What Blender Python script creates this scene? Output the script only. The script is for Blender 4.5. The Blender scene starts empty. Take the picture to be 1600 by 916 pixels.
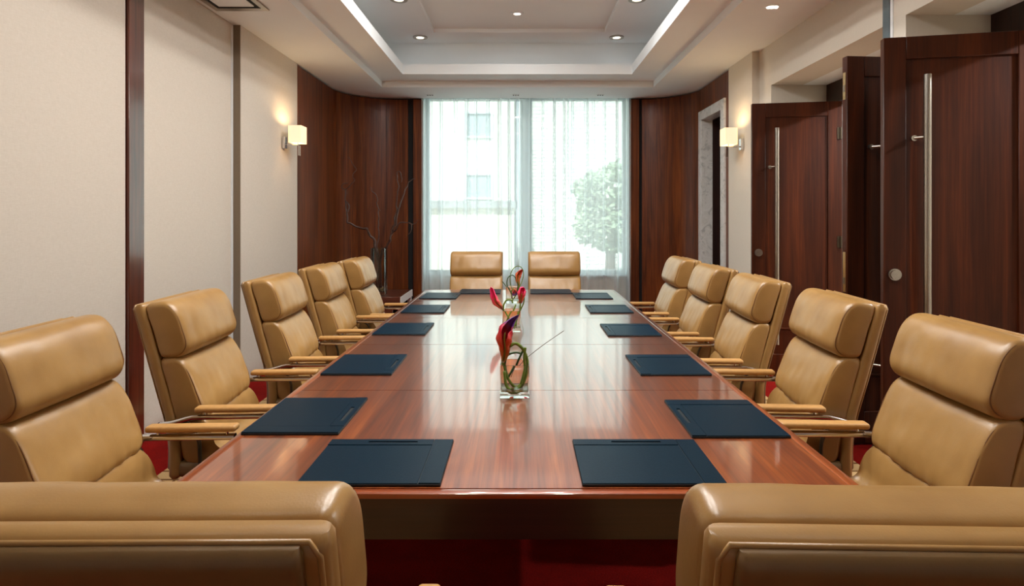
import bpy, bmesh, math, random
from mathutils import Vector, Matrix, noise

random.seed(7)
PI = math.pi
C = bpy.context.scene.collection
S = bpy.context.scene

# ------------------------------------------------------------------ camera
CAMH = 1.44
cam_d = bpy.data.cameras.new('camera')
cam = bpy.data.objects.new('camera', cam_d)
C.objects.link(cam)
cam.location = (0, 0, CAMH)
cam.rotation_euler = (PI / 2, 0, 0)
cam_d.sensor_width = 36
cam_d.lens = 36 * 958 / 1600
cam_d.shift_x = -14 / 1600
cam_d.shift_y = -121 / 1600
cam_d.clip_start = 0.05
S.camera = cam

# ------------------------------------------------------------------ world, sun, exposure
W = bpy.data.worlds.new('world')
S.world = W
W.use_nodes = True
bg = W.node_tree.nodes['Background']
bg.inputs[0].default_value = (0.86, 0.95, 1.0, 1)
bg.inputs[1].default_value = 3.3

sun_d = bpy.data.lights.new('sun', 'SUN')
sun_d.energy = 8.5
sun_d.angle = 0.02
sun_d.color = (1.0, 0.97, 0.92)
sun = bpy.data.objects.new('sun', sun_d)
C.objects.link(sun)
sun.rotation_euler = (math.radians(48), 0, math.radians(-18))

portal_d = bpy.data.lights.new('window_portal', 'AREA')
portal_d.shape = 'RECTANGLE'
portal_d.size = 2.84
portal_d.size_y = 2.4
portal_d.cycles.is_portal = True
portal = bpy.data.objects.new('window_portal', portal_d)
C.objects.link(portal)
portal.location = (0.06, 8.84, 1.81)
portal.rotation_euler = (-PI / 2, 0, 0)

S.view_settings.view_transform = 'Standard'
S.view_settings.look = 'None'
S.view_settings.exposure = 0.0
S.view_settings.gamma = 1.0
S.view_settings.use_curve_mapping = False
S.cycles.use_denoising = True
S.cycles.max_bounces = 10
S.cycles.diffuse_bounces = 5
S.cycles.glossy_bounces = 5
S.cycles.transmission_bounces = 10
S.cycles.transparent_max_bounces = 16
S.cycles.sample_clamp_indirect = 6.0
S.cycles.caustics_refractive = True
S.cycles.caustics_reflective = False

DOWNLIGHT_W = 9.0      # narrow lamps along the two sides of the upper ceiling
CENTRE_W = 34.0         # wide lamps along the middle, most of them added fill
FOYER_W = 75.0
DOWN_COL = (1.0, 0.985, 0.95)


# ------------------------------------------------------------------ node helpers
def srgb(r, g, b):
    def f(v):
        v /= 255
        return v / 12.92 if v <= 0.04045 else ((v + 0.055) / 1.055) ** 2.4
    return (f(r), f(g), f(b), 1)


def new_mat(name):
    m = bpy.data.materials.new(name)
    m.use_nodes = True
    nt = m.node_tree
    return m, nt, nt.nodes['Principled BSDF'], nt.nodes['Material Output']


def coords(nt, scale=(1, 1, 1), rot=(0, 0, 0), kind='Object'):
    tc = nt.nodes.new('ShaderNodeTexCoord')
    mp = nt.nodes.new('ShaderNodeMapping')
    mp.inputs['Scale'].default_value = scale
    mp.inputs['Rotation'].default_value = rot
    nt.links.new(tc.outputs[kind], mp.inputs[0])
    return mp.outputs[0]


def noise_tex(nt, vec, scale, detail=4, rough=0.55, dist=0.0):
    n = nt.nodes.new('ShaderNodeTexNoise')
    n.inputs['Scale'].default_value = scale
    n.inputs['Detail'].default_value = detail
    n.inputs['Roughness'].default_value = rough
    n.inputs['Distortion'].default_value = dist
    nt.links.new(vec, n.inputs['Vector'])
    return n.outputs['Fac']


def ramp(nt, fac, stops):
    r = nt.nodes.new('ShaderNodeValToRGB')
    el = r.color_ramp.elements
    while len(el) < len(stops):
        el.new(0.5)
    for e, (p, c) in zip(el, stops):
        e.position = p
        e.color = c
    nt.links.new(fac, r.inputs[0])
    return r.outputs[0]


def mixc(nt, a, b, fac, mode='MIX'):
    m = nt.nodes.new('ShaderNodeMix')
    m.data_type = 'RGBA'
    m.blend_type = mode
    for sock, v in ((m.inputs[6], a), (m.inputs[7], b), (m.inputs[0], fac)):
        if isinstance(v, (int, float, tuple)):
            sock.default_value = v
        else:
            nt.links.new(v, sock)
    return m.outputs[2]


def bump(nt, bsdf, h, strength=0.2, dist=0.01):
    b = nt.nodes.new('ShaderNodeBump')
    b.inputs['Strength'].default_value = strength
    b.inputs['Distance'].default_value = dist
    nt.links.new(h, b.inputs['Height'])
    nt.links.new(b.outputs[0], bsdf.inputs['Normal'])


def flat_mat(name, col, rough=0.6, metal=0.0, spec=0.5, nscale=0, namt=0.0, bstr=0.0):
    m, nt, p, o = new_mat(name)
    p.inputs['Roughness'].default_value = rough
    p.inputs['Metallic'].default_value = metal
    p.inputs['Specular IOR Level'].default_value = spec
    v = coords(nt)
    n = noise_tex(nt, v, nscale or 40, 3)
    d = tuple(c * (1 - namt) for c in col[:3]) + (1,)
    nt.links.new(ramp(nt, n, [(0.3, d), (0.7, col)]), p.inputs['Base Color'])
    if bstr:
        bump(nt, p, n, bstr, 0.002)
    return m


def wood_mat(name, dark, mid, light, axis='Z', rough=0.3, coat=0.3, coat_ior=1.5, scale=1.0, coat_rough=0.1, spec=0.5, relief=0.04):
    m, nt, p, o = new_mat(name)
    sc = {'Z': (7, 7, 0.45), 'Y': (7, 0.45, 7), 'X': (0.45, 7, 7)}[axis]
    v = coords(nt, tuple(s * scale for s in sc))
    n1 = noise_tex(nt, v, 1.6, 5, 0.6, 1.2)
    v2 = coords(nt, tuple(s * scale * (6 if s > 1 else 1.8) for s in sc))
    n2 = noise_tex(nt, v2, 2.2, 4, 0.6, 0.4)
    c1 = ramp(nt, n1, [(0.25, dark), (0.5, mid), (0.75, light)])
    c2 = ramp(nt, n2, [(0.3, (0.45, 0.4, 0.36, 1)), (0.62, (1, 1, 1, 1))])
    nt.links.new(mixc(nt, c1, c2, 0.8, 'MULTIPLY'), p.inputs['Base Color'])
    p.inputs['Roughness'].default_value = rough
    p.inputs['Coat Weight'].default_value = coat
    p.inputs['Coat Roughness'].default_value = coat_rough
    p.inputs['Coat IOR'].default_value = coat_ior
    p.inputs['Specular IOR Level'].default_value = spec
    if relief:
        bump(nt, p, n2, relief, 0.002)
    return m


# ------------------------------------------------------------------ materials
M = {}
M['table_wood'] = wood_mat('table_wood', srgb(98, 42, 10), srgb(148, 70, 20), srgb(186, 100, 36), 'Y', 0.4, 0.0, 1.5, 1.0, 0.06, 0.15, 0.0)
M['table_edge'] = wood_mat('table_edge', srgb(120, 50, 20), srgb(152, 68, 30), srgb(172, 84, 38), 'X', 0.3, 0.6, 1.5, 1.0, 0.08)
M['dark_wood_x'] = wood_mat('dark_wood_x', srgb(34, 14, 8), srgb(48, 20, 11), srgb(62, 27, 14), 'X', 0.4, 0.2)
M['wall_wood'] = wood_mat('wall_wood', srgb(68, 30, 8), srgb(110, 53, 16), srgb(142, 75, 26), 'Z', 0.42, 0.1, 1.4, 1.0, 0.2, 0.3)
M['door_wood'] = wood_mat('door_wood', srgb(44, 17, 4), srgb(66, 27, 7), srgb(90, 40, 12), 'Z', 0.45, 0.06, 1.4, 1.0, 0.2, 0.22)
M['post_wood'] = wood_mat('post_wood', srgb(66, 26, 14), srgb(92, 40, 22), srgb(112, 52, 30), 'Z', 0.25, 0.6, 1.5, 1.0, 0.1)
M['dark_wood'] = wood_mat('dark_wood', srgb(30, 13, 8), srgb(44, 19, 11), srgb(56, 25, 14), 'Z', 0.45, 0.1)
M['side_table_wood'] = wood_mat('side_table_wood', srgb(60, 26, 15), srgb(88, 40, 22), srgb(108, 52, 30), 'X', 0.3, 0.4)


def lacquer(m, power=4.3, amount=2.1, rough=0.06):
    """a polished lacquer over the wood, mirror-like at grazing angles"""
    nt = m.node_tree
    p = nt.nodes['Principled BSDF']
    o = nt.nodes['Material Output']
    p.inputs['Coat Weight'].default_value = 0.0
    lw = nt.nodes.new('ShaderNodeLayerWeight')
    lw.inputs[0].default_value = 0.5
    pw = nt.nodes.new('ShaderNodeMath')
    pw.operation = 'POWER'
    nt.links.new(lw.outputs['Facing'], pw.inputs[0])
    pw.inputs[1].default_value = power
    ma = nt.nodes.new('ShaderNodeMath')
    ma.operation = 'MULTIPLY_ADD'
    nt.links.new(pw.outputs[0], ma.inputs[0])
    ma.inputs[1].default_value = amount
    ma.inputs[2].default_value = 0.015
    g = nt.nodes.new('ShaderNodeBsdfGlossy')
    g.inputs['Roughness'].default_value = rough
    g2 = nt.nodes.new('ShaderNodeBsdfGlossy')      # soft sheen of the rubbed finish
    g2.inputs['Roughness'].default_value = 0.285
    gm = nt.nodes.new('ShaderNodeMixShader')
    gm.inputs[0].default_value = 0.34
    nt.links.new(g.outputs[0], gm.inputs[1])
    nt.links.new(g2.outputs[0], gm.inputs[2])
    mx = nt.nodes.new('ShaderNodeMixShader')
    cap = nt.nodes.new('ShaderNodeMath')
    cap.operation = 'MINIMUM'
    cap.inputs[1].default_value = 0.8
    nt.links.new(ma.outputs[0], cap.inputs[0])
    nt.links.new(cap.outputs[0], mx.inputs[0])
    nt.links.new(p.outputs[0], mx.inputs[1])
    nt.links.new(gm.outputs[0], mx.inputs[2])
    nt.links.new(mx.outputs[0], o.inputs[0])


lacquer(M['table_wood'])
lacquer(M['post_wood'], 2.5, 0.8, 0.12)


def leather(name, a, b):
    m, nt, p, o = new_mat(name)
    v = coords(nt)
    big = noise_tex(nt, v, 5, 4)
    nt.links.new(ramp(nt, big, [(0.3, a), (0.7, b)]), p.inputs['Base Color'])
    vo = nt.nodes.new('ShaderNodeTexVoronoi')
    vo.inputs['Scale'].default_value = 260
    nt.links.new(v, vo.inputs['Vector'])
    fine = noise_tex(nt, v, 22, 5, 0.6, 0.6)
    mx = mixc(nt, vo.outputs['Distance'], fine, 0.75)
    bump(nt, p, mx, 0.10, 0.004)
    p.inputs['Roughness'].default_value = 0.33
    p.inputs['Specular IOR Level'].default_value = 0.62
    return m


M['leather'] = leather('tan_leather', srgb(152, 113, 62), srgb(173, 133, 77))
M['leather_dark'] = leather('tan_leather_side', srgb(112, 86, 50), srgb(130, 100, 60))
M['seam'] = flat_mat('seam_thread', srgb(126, 86, 44), 0.6, namt=0.2)
M['pad_leather'] = flat_mat('arm_pad_leather', srgb(196, 148, 88), 0.45, nscale=60, namt=0.12, bstr=0.1)
M['chrome'] = flat_mat('chrome', (0.75, 0.75, 0.77, 1), 0.12, 1.0, namt=0.03)
M['steel'] = flat_mat('brushed_steel', (0.46, 0.43, 0.38, 1), 0.28, 1.0, nscale=120, namt=0.1)
M['brass'] = flat_mat('brass', (0.72, 0.52, 0.26, 1), 0.3, 1.0, namt=0.1)
M['black_metal'] = flat_mat('black_metal', (0.03, 0.028, 0.026, 1), 0.4, namt=0.1)
M['brown_metal'] = flat_mat('brown_metal', srgb(74, 62, 46), 0.35, 0.6, namt=0.1)
M['black'] = flat_mat('black_gap', (0.008, 0.007, 0.007, 1), 0.8, namt=0.1)
M['pad'] = flat_mat('desk_pad_leather', srgb(3, 34, 50), 0.38, spec=0.08, nscale=300, namt=0.25, bstr=0.15)
M['pad_edge'] = flat_mat('desk_pad_edge', srgb(6, 16, 22), 0.5, nscale=300, namt=0.2)
M['ceiling'] = flat_mat('ceiling_paint', srgb(236, 241, 243), 0.85, spec=0.2, nscale=3, namt=0.02)
M['wall_paint'] = flat_mat('wall_paint', srgb(214, 206, 192), 0.8, spec=0.2, nscale=60, namt=0.03, bstr=0.05)
M['taupe'] = flat_mat('taupe_edge', srgb(126, 110, 90), 0.7, nscale=50, namt=0.05)
M['alu'] = flat_mat('pale_anodised_edge', srgb(238, 242, 245), 0.35, 0.2, namt=0.03)
M['blue_steel'] = flat_mat('blue_grey_metal', srgb(112, 128, 136), 0.35, 0.7, namt=0.08)
M['frame_white'] = flat_mat('window_frame_paint', srgb(196, 206, 208), 0.5, namt=0.03)
M['white_laminate'] = flat_mat('white_laminate', srgb(222, 214, 210), 0.4, namt=0.03)


def fabric_mat():
    m, nt, p, o = new_mat('wall_fabric')
    v = coords(nt, (40, 40, 520))
    n = noise_tex(nt, v, 1.0, 3)
    v2 = coords(nt, (420, 420, 30))
    n2 = noise_tex(nt, v2, 1.0, 3)
    mx = mixc(nt, n, n2, 0.4)
    nt.links.new(ramp(nt, mx, [(0.3, srgb(200, 190, 176)), (0.7, srgb(216, 207, 195))]), p.inputs['Base Color'])
    p.inputs['Roughness'].default_value = 0.85
    p.inputs['Specular IOR Level'].default_value = 0.15
    bump(nt, p, mx, 0.15, 0.002)
    return m


M['fabric'] = fabric_mat()


def carpet_mat():
    m, nt, p, o = new_mat('red_carpet')
    tc = nt.nodes.new('ShaderNodeTexCoord')
    sx = nt.nodes.new('ShaderNodeSeparateXYZ')
    nt.links.new(tc.outputs['Object'], sx.inputs[0])

    def math_n(op, a, b=None):
        n = nt.nodes.new('ShaderNodeMath')
        n.operation = op
        for i, v in enumerate((a, b)):
            if v is None:
                continue
            if isinstance(v, (int, float)):
                n.inputs[i].default_value = v
            else:
                nt.links.new(v, n.inputs[i])
        return n.outputs[0]
    ax = math_n('ABSOLUTE', math_n('ADD', sx.outputs[0], 0.03))
    band = math_n('MULTIPLY', math_n('GREATER_THAN', ax, 1.80), math_n('LESS_THAN', ax, 1.985))
    ly = math_n('LESS_THAN', math_n('FRACT', math_n('MULTIPLY', sx.outputs[1], 9.0)), 0.16)
    lx = math_n('LESS_THAN', math_n('FRACT', math_n('MULTIPLY', ax, 6.5)), 0.1)
    line = math_n('MAXIMUM', ly, lx)
    n = noise_tex(nt, coords(nt), 160, 3)
    n2 = noise_tex(nt, coords(nt), 9, 4)
    red = ramp(nt, n, [(0.3, srgb(108, 9, 6)), (0.7, srgb(148, 18, 11))])
    red = mixc(nt, red, ramp(nt, n2, [(0.4, (0.75, 0.7, 0.7, 1)), (0.6, (1, 1, 1, 1))]), 0.6, 'MULTIPLY')
    beige = mixc(nt, srgb(196, 164, 118), srgb(112, 78, 46), line)
    nt.links.new(mixc(nt, red, beige, band), p.inputs['Base Color'])
    p.inputs['Roughness'].default_value = 0.95
    p.inputs['Specular IOR Level'].default_value = 0.1
    bump(nt, p, n, 0.3, 0.004)
    return m


M['carpet'] = carpet_mat()


def marble_mat():
    m, nt, p, o = new_mat('pale_marble')
    n = noise_tex(nt, coords(nt, (1, 1, 1)), 9, 8, 0.65, 2.0)
    nt.links.new(ramp(nt, n, [(0.36, srgb(186, 188, 186)), (0.46, srgb(214, 214, 210)), (0.7, srgb(226, 226, 224))]), p.inputs['Base Color'])
    p.inputs['Roughness'].default_value = 0.25
    return m


M['marble'] = marble_mat()
M['bounce_stone'] = flat_mat('bounce_stone', srgb(206, 192, 170), 0.4, nscale=4, namt=0.1)


def glass_mat(name, col=(1, 1, 1, 1), ior=1.47):
    m, nt, p, o = new_mat(name)
    nt.nodes.remove(p)
    g = nt.nodes.new('ShaderNodeBsdfGlass')
    g.inputs['Color'].default_value = col
    g.inputs['Roughness'].default_value = 0.0
    g.inputs['IOR'].default_value = ior
    nt.links.new(g.outputs[0], o.inputs[0])
    return m


M['glass'] = glass_mat('vase_glass', (0.97, 1.0, 0.985, 1))


def pane_mat():
    m, nt, p, o = new_mat('window_pane')
    nt.nodes.remove(p)
    t = nt.nodes.new('ShaderNodeBsdfTransparent')
    t.inputs[0].default_value = (0.92, 0.97, 0.96, 1)
    g = nt.nodes.new('ShaderNodeBsdfGlossy')
    g.inputs['Roughness'].default_value = 0.02
    mx = nt.nodes.new('ShaderNodeMixShader')
    mx.inputs[0].default_value = 0.06
    nt.links.new(t.outputs[0], mx.inputs[1])
    nt.links.new(g.outputs[0], mx.inputs[2])
    nt.links.new(mx.outputs[0], o.inputs[0])
    return m


M['pane'] = pane_mat()


def sheer_mat():
    m, nt, p, o = new_mat('sheer_curtain')
    nt.nodes.remove(p)
    t = nt.nodes.new('ShaderNodeBsdfTransparent')
    t.inputs[0].default_value = (0.97, 0.99, 1, 1)
    tr = nt.nodes.new('ShaderNodeBsdfTranslucent')
    tr.inputs[0].default_value = (0.80, 0.85, 0.86, 1)
    d = nt.nodes.new('ShaderNodeBsdfDiffuse')
    d.inputs[0].default_value = (0.82, 0.87, 0.88, 1)
    a = nt.nodes.new('ShaderNodeMixShader')
    a.inputs[0].default_value = 0.4
    nt.links.new(tr.outputs[0], a.inputs[1])
    nt.links.new(d.outputs[0], a.inputs[2])
    lw = nt.nodes.new('ShaderNodeLayerWeight')
    lw.inputs[0].default_value = 0.5
    r = nt.nodes.new('ShaderNodeMapRange')
    r.inputs[1].default_value = 0.0
    r.inputs[2].default_value = 0.9
    r.inputs[3].default_value = 0.60
    r.inputs[4].default_value = 0.97
    nt.links.new(lw.outputs['Facing'], r.inputs[0])
    mx = nt.nodes.new('ShaderNodeMixShader')
    nt.links.new(r.outputs[0], mx.inputs[0])
    nt.links.new(t.outputs[0], mx.inputs[1])
    nt.links.new(a.outputs[0], mx.inputs[2])
    nt.links.new(mx.outputs[0], o.inputs[0])
    return m


M['sheer'] = sheer_mat()


def emit_mat(name, col, strength):
    m, nt, p, o = new_mat(name)
    p.inputs['Base Color'].default_value = col
    p.inputs['Emission Color'].default_value = col
    p.inputs['Emission Strength'].default_value = strength
    return m


M['lamp_lens'] = emit_mat('lamp_lens', (1, 0.9, 0.76, 1), 3.0)


def shade_mat():
    m, nt, p, o = new_mat('lamp_shade_fabric')
    n = noise_tex(nt, coords(nt), 200, 2)
    nt.links.new(ramp(nt, n, [(0.3, srgb(246, 226, 190)), (0.7, srgb(252, 236, 206))]), p.inputs['Base Color'])
    p.inputs['Roughness'].default_value = 0.8
    p.inputs['Emission Color'].default_value = (1.0, 0.80, 0.53, 1)
    p.inputs['Emission Strength'].default_value = 0.55
    return m


M['shade'] = shade_mat()


def petal_mat(name, stops):
    m, nt, p, o = new_mat(name)
    v = coords(nt)
    at = nt.nodes.new('ShaderNodeAttribute')
    at.attribute_name = 'along'
    n = noise_tex(nt, v, 60, 3)
    ad = nt.nodes.new('ShaderNodeMath')
    ad.operation = 'MULTIPLY_ADD'
    nt.links.new(n, ad.inputs[0])
    ad.inputs[1].default_value = 0.25
    nt.links.new(at.outputs['Fac'], ad.inputs[2])
    sb = nt.nodes.new('ShaderNodeMath')
    sb.operation = 'SUBTRACT'
    nt.links.new(ad.outputs[0], sb.inputs[0])
    sb.inputs[1].default_value = 0.125
    nt.links.new(ramp(nt, sb.outputs[0], stops), p.inputs['Base Color'])
    p.inputs['Roughness'].default_value = 0.4
    p.inputs['Subsurface Weight'].default_value = 0.0
    return m


M['petal_red'] = petal_mat('petal_red', [(0.0, srgb(150, 130, 60)), (0.25, srgb(196, 84, 40)), (0.5, srgb(200, 18, 40)), (0.66, srgb(150, 14, 60)), (0.74, srgb(96, 40, 140)), (1.0, srgb(70, 30, 110))])
M['petal_purple'] = petal_mat('petal_purple', [(0.0, srgb(150, 120, 60)), (0.3, srgb(130, 30, 70)), (0.6, srgb(96, 26, 116)), (1.0, srgb(70, 24, 100))])
M['petal_pink'] = petal_mat('petal_pink', [(0.0, srgb(90, 40, 60)), (0.25, srgb(214, 110, 80)), (0.55, srgb(222, 40, 90)), (1.0, srgb(214, 20, 110))])
M['petal_orange'] = petal_mat('petal_orange', [(0.0, srgb(140, 130, 50)), (0.3, srgb(206, 110, 56)), (0.7, srgb(196, 70, 44)), (1.0, srgb(150, 30, 40))])
M['stem'] = flat_mat('green_stem', srgb(112, 140, 44), 0.45, nscale=50, namt=0.4)
M['stem_dark'] = flat_mat('dark_green_stem', srgb(58, 92, 44), 0.45, nscale=50, namt=0.4)
M['straw'] = flat_mat('dry_straw', srgb(120, 104, 92), 0.6, namt=0.2)
M['twig'] = flat_mat('willow_bark', srgb(84, 60, 50), 0.4, nscale=40, namt=0.4, bstr=0.2)
M['pebble'] = flat_mat('pebbles', srgb(196, 172, 130), 0.6, nscale=20, namt=0.4)
M['leaf'] = flat_mat('tree_leaves', srgb(166, 186, 152), 0.6, nscale=2, namt=0.5)
M['bark'] = flat_mat('tree_bark', srgb(92, 74, 58), 0.8, nscale=10, namt=0.4)
M['render_white'] = flat_mat('pale_render', srgb(226, 224, 214), 0.8, nscale=1.0, namt=0.06)
M['render_cream'] = flat_mat('cream_render', srgb(222, 216, 200), 0.8, nscale=1.0, namt=0.06)
M['grey_render'] = flat_mat('grey_render', srgb(150, 152, 152), 0.8, nscale=1.0, namt=0.06)
M['far_glass'] = flat_mat('far_window_glass', srgb(150, 164, 170), 0.3, namt=0.1)
M['asphalt'] = flat_mat('street_paving', srgb(190, 186, 178), 0.9, nscale=6, namt=0.15)


def brick_mat():
    m, nt, p, o = new_mat('pale_stone_courses')
    tc = nt.nodes.new('ShaderNodeTexCoord')
    mp = nt.nodes.new('ShaderNodeMapping')
    mp.inputs['Rotation'].default_value = (PI / 2, 0, 0)
    nt.links.new(tc.outputs['Object'], mp.inputs[0])
    b = nt.nodes.new('ShaderNodeTexBrick')
    b.inputs['Scale'].default_value = 2.2
    b.inputs['Color1'].default_value = srgb(228, 226, 216)
    b.inputs['Color2'].default_value = srgb(200, 200, 194)
    b.inputs['Mortar'].default_value = srgb(150, 152, 150)
    b.inputs['Mortar Size'].default_value = 0.02
    nt.links.new(mp.outputs[0], b.inputs['Vector'])
    nt.links.new(b.outputs[0], p.inputs['Base Color'])
    p.inputs['Roughness'].default_value = 0.85
    return m


M['stone'] = brick_mat()


# ------------------------------------------------------------------ mesh helpers
def obj(name, bm, m, parent=None, smooth=False, sharp=None):
    me = bpy.data.meshes.new(name)
    bmesh.ops.recalc_face_normals(bm, faces=bm.faces)
    bm.to_mesh(me)
    bm.free()
    me.materials.append(M[m] if isinstance(m, str) else m)
    if smooth:
        for f in me.polygons:
            f.use_smooth = True
        if sharp:
            me.set_sharp_from_angle(angle=math.radians(sharp))
    o = bpy.data.objects.new(name, me)
    C.objects.link(o)
    if parent:
        o.parent = parent
    return o


def add_box(bm, lo, hi, bev=0.0, seg=2):
    t = bmesh.new()
    bmesh.ops.create_cube(t, size=1)
    for v in t.verts:
        v.co = Vector([lo[i] + (v.co[i] + 0.5) * (hi[i] - lo[i]) for i in range(3)])
    if bev:
        bmesh.ops.bevel(t, geom=list(t.edges), offset=bev, segments=seg, profile=0.5, affect='EDGES')
    me = bpy.data.meshes.new('tmp')
    t.to_mesh(me)
    t.free()
    bm.from_mesh(me)
    bpy.data.meshes.remove(me)


def box(name, lo, hi, m, parent=None, bev=0.0, seg=2):
    bm = bmesh.new()
    add_box(bm, lo, hi, bev, seg)
    return obj(name, bm, m, parent, smooth=bev > 0, sharp=40 if bev else None)


def boxes(name, lst, m, parent=None, bev=0.0):
    bm = bmesh.new()
    for lo, hi in lst:
        add_box(bm, lo, hi, bev)
    return obj(name, bm, m, parent)


def catmull(pts, n=6, closed=False):
    pts = [Vector(p) for p in pts]
    out = []
    k = len(pts)
    rng = k if closed else k - 1
    for i in range(rng):
        if closed:
            p0, p1, p2, p3 = pts[i - 1], pts[i], pts[(i + 1) % k], pts[(i + 2) % k]
        else:
            p0, p1, p2, p3 = pts[max(i - 1, 0)], pts[i], pts[i + 1], pts[min(i + 2, k - 1)]
        for j in range(n):
            t = j / n
            out.append(0.5 * ((2 * p1) + (p2 - p0) * t + (2 * p0 - 5 * p1 + 4 * p2 - p3) * t * t + (3 * p1 - p0 - 3 * p2 + p3) * t ** 3))
    if not closed:
        out.append(pts[-1])
    return out


def add_tube(bm, pts, r, seg=8, closed=False, flat=1.0, caps=True):
    pts = [Vector(p) for p in pts]
    n = len(pts)
    rad = r if isinstance(r, (list, tuple)) else [r] * n
    rings = []
    t0 = (pts[1] - pts[0]).normalized()
    up = Vector((0, 0, 1)) if abs(t0.z) < 0.9 else Vector((1, 0, 0))
    nrm = (up - t0 * up.dot(t0)).normalized()
    for i, p in enumerate(pts):
        if closed:
            t = (pts[(i + 1) % n] - pts[i - 1]).normalized()
        else:
            t = (pts[min(i + 1, n - 1)] - pts[max(i - 1, 0)]).normalized()
        nrm = (nrm - t * nrm.dot(t))
        nrm = nrm.normalized() if nrm.length > 1e-6 else t.orthogonal().normalized()
        b = t.cross(nrm)
        rings.append([bm.verts.new(p + nrm * math.cos(2 * PI * k / seg) * rad[i] * flat + b * math.sin(2 * PI * k / seg) * rad[i]) for k in range(seg)])
    m = n if closed else n - 1
    for i in range(m):
        a, c = rings[i], rings[(i + 1) % n]
        for k in range(seg):
            bm.faces.new((a[k], a[(k + 1) % seg], c[(k + 1) % seg], c[k]))
    if not closed and caps:
        bm.faces.new(rings[0])
        bm.faces.new(rings[-1])


def add_disc(bm, c, r0, r1, z0, z1, seg=24):
    """a lathe ring between radii r0 (inner) and r1 (outer), axis Z"""
    c = Vector(c)
    prof = [(r1, z0), (r1, z1), (r0, z1), (r0, z0)] if r0 > 0 else [(r1, z0), (r1, z1)]
    rings = []
    for r, z in prof:
        rings.append([bm.verts.new(c + Vector((r * math.cos(2 * PI * k / seg), r * math.sin(2 * PI * k / seg), z))) for k in range(seg)])
    nr = len(rings)
    for i in range(nr if r0 > 0 else nr - 1):
        a, b = rings[i], rings[(i + 1) % nr]
        for k in range(seg):
            bm.faces.new((a[k], a[(k + 1) % seg], b[(k + 1) % seg], b[k]))
    if r0 <= 0:
        bm.faces.new(rings[0])
        bm.faces.new(rings[-1])


def add_cyl(bm, p0, p1, r, seg=16):
    add_tube(bm, [p0, p1], r, seg)


def thing(name, label, cat, loc=(0, 0, 0), rotz=0, group=None):
    o = bpy.data.objects.new(name, None)
    C.objects.link(o)
    o.location = loc
    o.rotation_euler = (0, 0, rotz)
    o.empty_display_size = 0.1
    o['label'] = label
    o['category'] = cat
    if group:
        o['group'] = group
    return o


def tag(o, label, cat, group=None, kind=None):
    o['label'] = label
    o['category'] = cat
    if group:
        o['group'] = group
    if kind:
        o['kind'] = kind
    return o


def struct(o):
    o['kind'] = 'structure'
    return o


def copy_tree(o, parent=None):
    c = o.copy()
    C.objects.link(c)
    c.parent = parent
    for ch in list(o.children):
        copy_tree(ch, c)
    return c


# ================================================================== STRUCTURE
H = 3.03
floor = struct(box('floor', (-2.9, -1.8, -0.1), (4.8, 8.9, 0.0), 'carpet'))

struct(box('floor_foyer_bounce', (2.96, -1.7, 0.0), (4.6, 6.4, 0.008), 'bounce_stone'))  # unseen pale layer added to bounce neutral light up to the soffits

# ---- left wall ---------------------------------------------------
wl = struct(box('wall_left', (-2.75, -1.8, 0), (-2.44, 8.9, 3.3), 'taupe'))
box('panel', (-2.44, -1.6, 0.03), (-2.41, 3.735, 3.2), 'fabric', wl)
box('metal_edge', (-2.44, -1.6, 0.0), (-2.408, 3.735, 0.03), 'alu', wl)
box('post', (-2.44, 3.745, 0), (-2.393, 3.895, 3.2), 'post_wood', wl, 0.002, 1)
box('panel', (-2.44, 3.91, 0.035), (-2.41, 5.09, 3.06), 'fabric', wl)
boxes('metal_edge', [((-2.44, 3.897, 0), (-2.406, 3.91, 3.075)), ((-2.44, 5.09, 0), (-2.400, 5.113, 3.075)),
                     ((-2.44, 3.91, 3.06), (-2.406, 5.09, 3.075)), ((-2.44, 3.91, 0), (-2.406, 5.09, 0.035))], 'alu', wl)
box('pier', (-2.44, 5.115, 0), (-2.343, 5.12, 3.03), 'taupe', wl)
box('panel', (-2.44, 5.12, 0.02), (-2.34, 6.412, 3.05), 'fabric', wl)

# ---- right wall --------------------------------------------------
wr = struct(box('wall_right', (2.24, 5.94, 0), (2.6, 6.616, 3.06), 'wall_paint'))
boxes('pier', [((2.31, 5.66, 0), (2.96, 5.94, 3.06))], 'wall_paint', wr)
boxes('pier', [((2.31, 3.68, 0), (2.96, 3.91, 3.06))], 'wall_paint', wr)
boxes('pier', [((2.31, -1.8, 0), (2.96, 1.93, 3.06))], 'wall_paint', wr)
boxes('header', [((2.31, 3.91, 2.645), (2.60, 5.66, 3.06))], 'wall_paint', wr)
boxes('header', [((2.31, 1.93, 2.645), (2.60, 3.68, 3.06))], 'wall_paint', wr)
boxes('soffit', [((2.60, 3.91, 2.645), (2.96, 5.66, 2.70))], 'ceiling', wr)
boxes('soffit', [((2.60, 1.93, 2.645), (2.96, 3.68, 2.70))], 'ceiling', wr)
box('metal_strip', (2.302, 3.83, 0), (2.33, 3.905, 3.03), 'blue_steel', wr, 0.003, 1)
box('metal_strip', (2.304, 3.80, 0), (2.33, 3.826, 3.03), 'alu', wr)
# door frames set at the back of the two recesses
for k, (y0, y1) in enumerate(((3.91, 5.66), (1.93, 3.68))):
    boxes('door_frame', [((2.82, y0, 0), (2.96, y0 + 0.09, 2.645)), ((2.82, y1 - 0.09, 0), (2.96, y1, 2.645)),
                         ((2.82, y0 + 0.09, 2.46), (2.96, y1 - 0.09, 2.645))], 'dark_wood', wr)
wf = struct(boxes('wall_foyer', [((4.6, -1.8, 0), (4.75, 8.9, 2.9)), ((2.96, -1.8, 0), (4.6, -1.7, 2.9)), ((2.96, 6.4, 0), (4.6, 6.5, 2.9)),
                                 ((2.96, -1.8, 2.70), (4.6, 6.5, 2.9))], 'wall_paint'))

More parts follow.
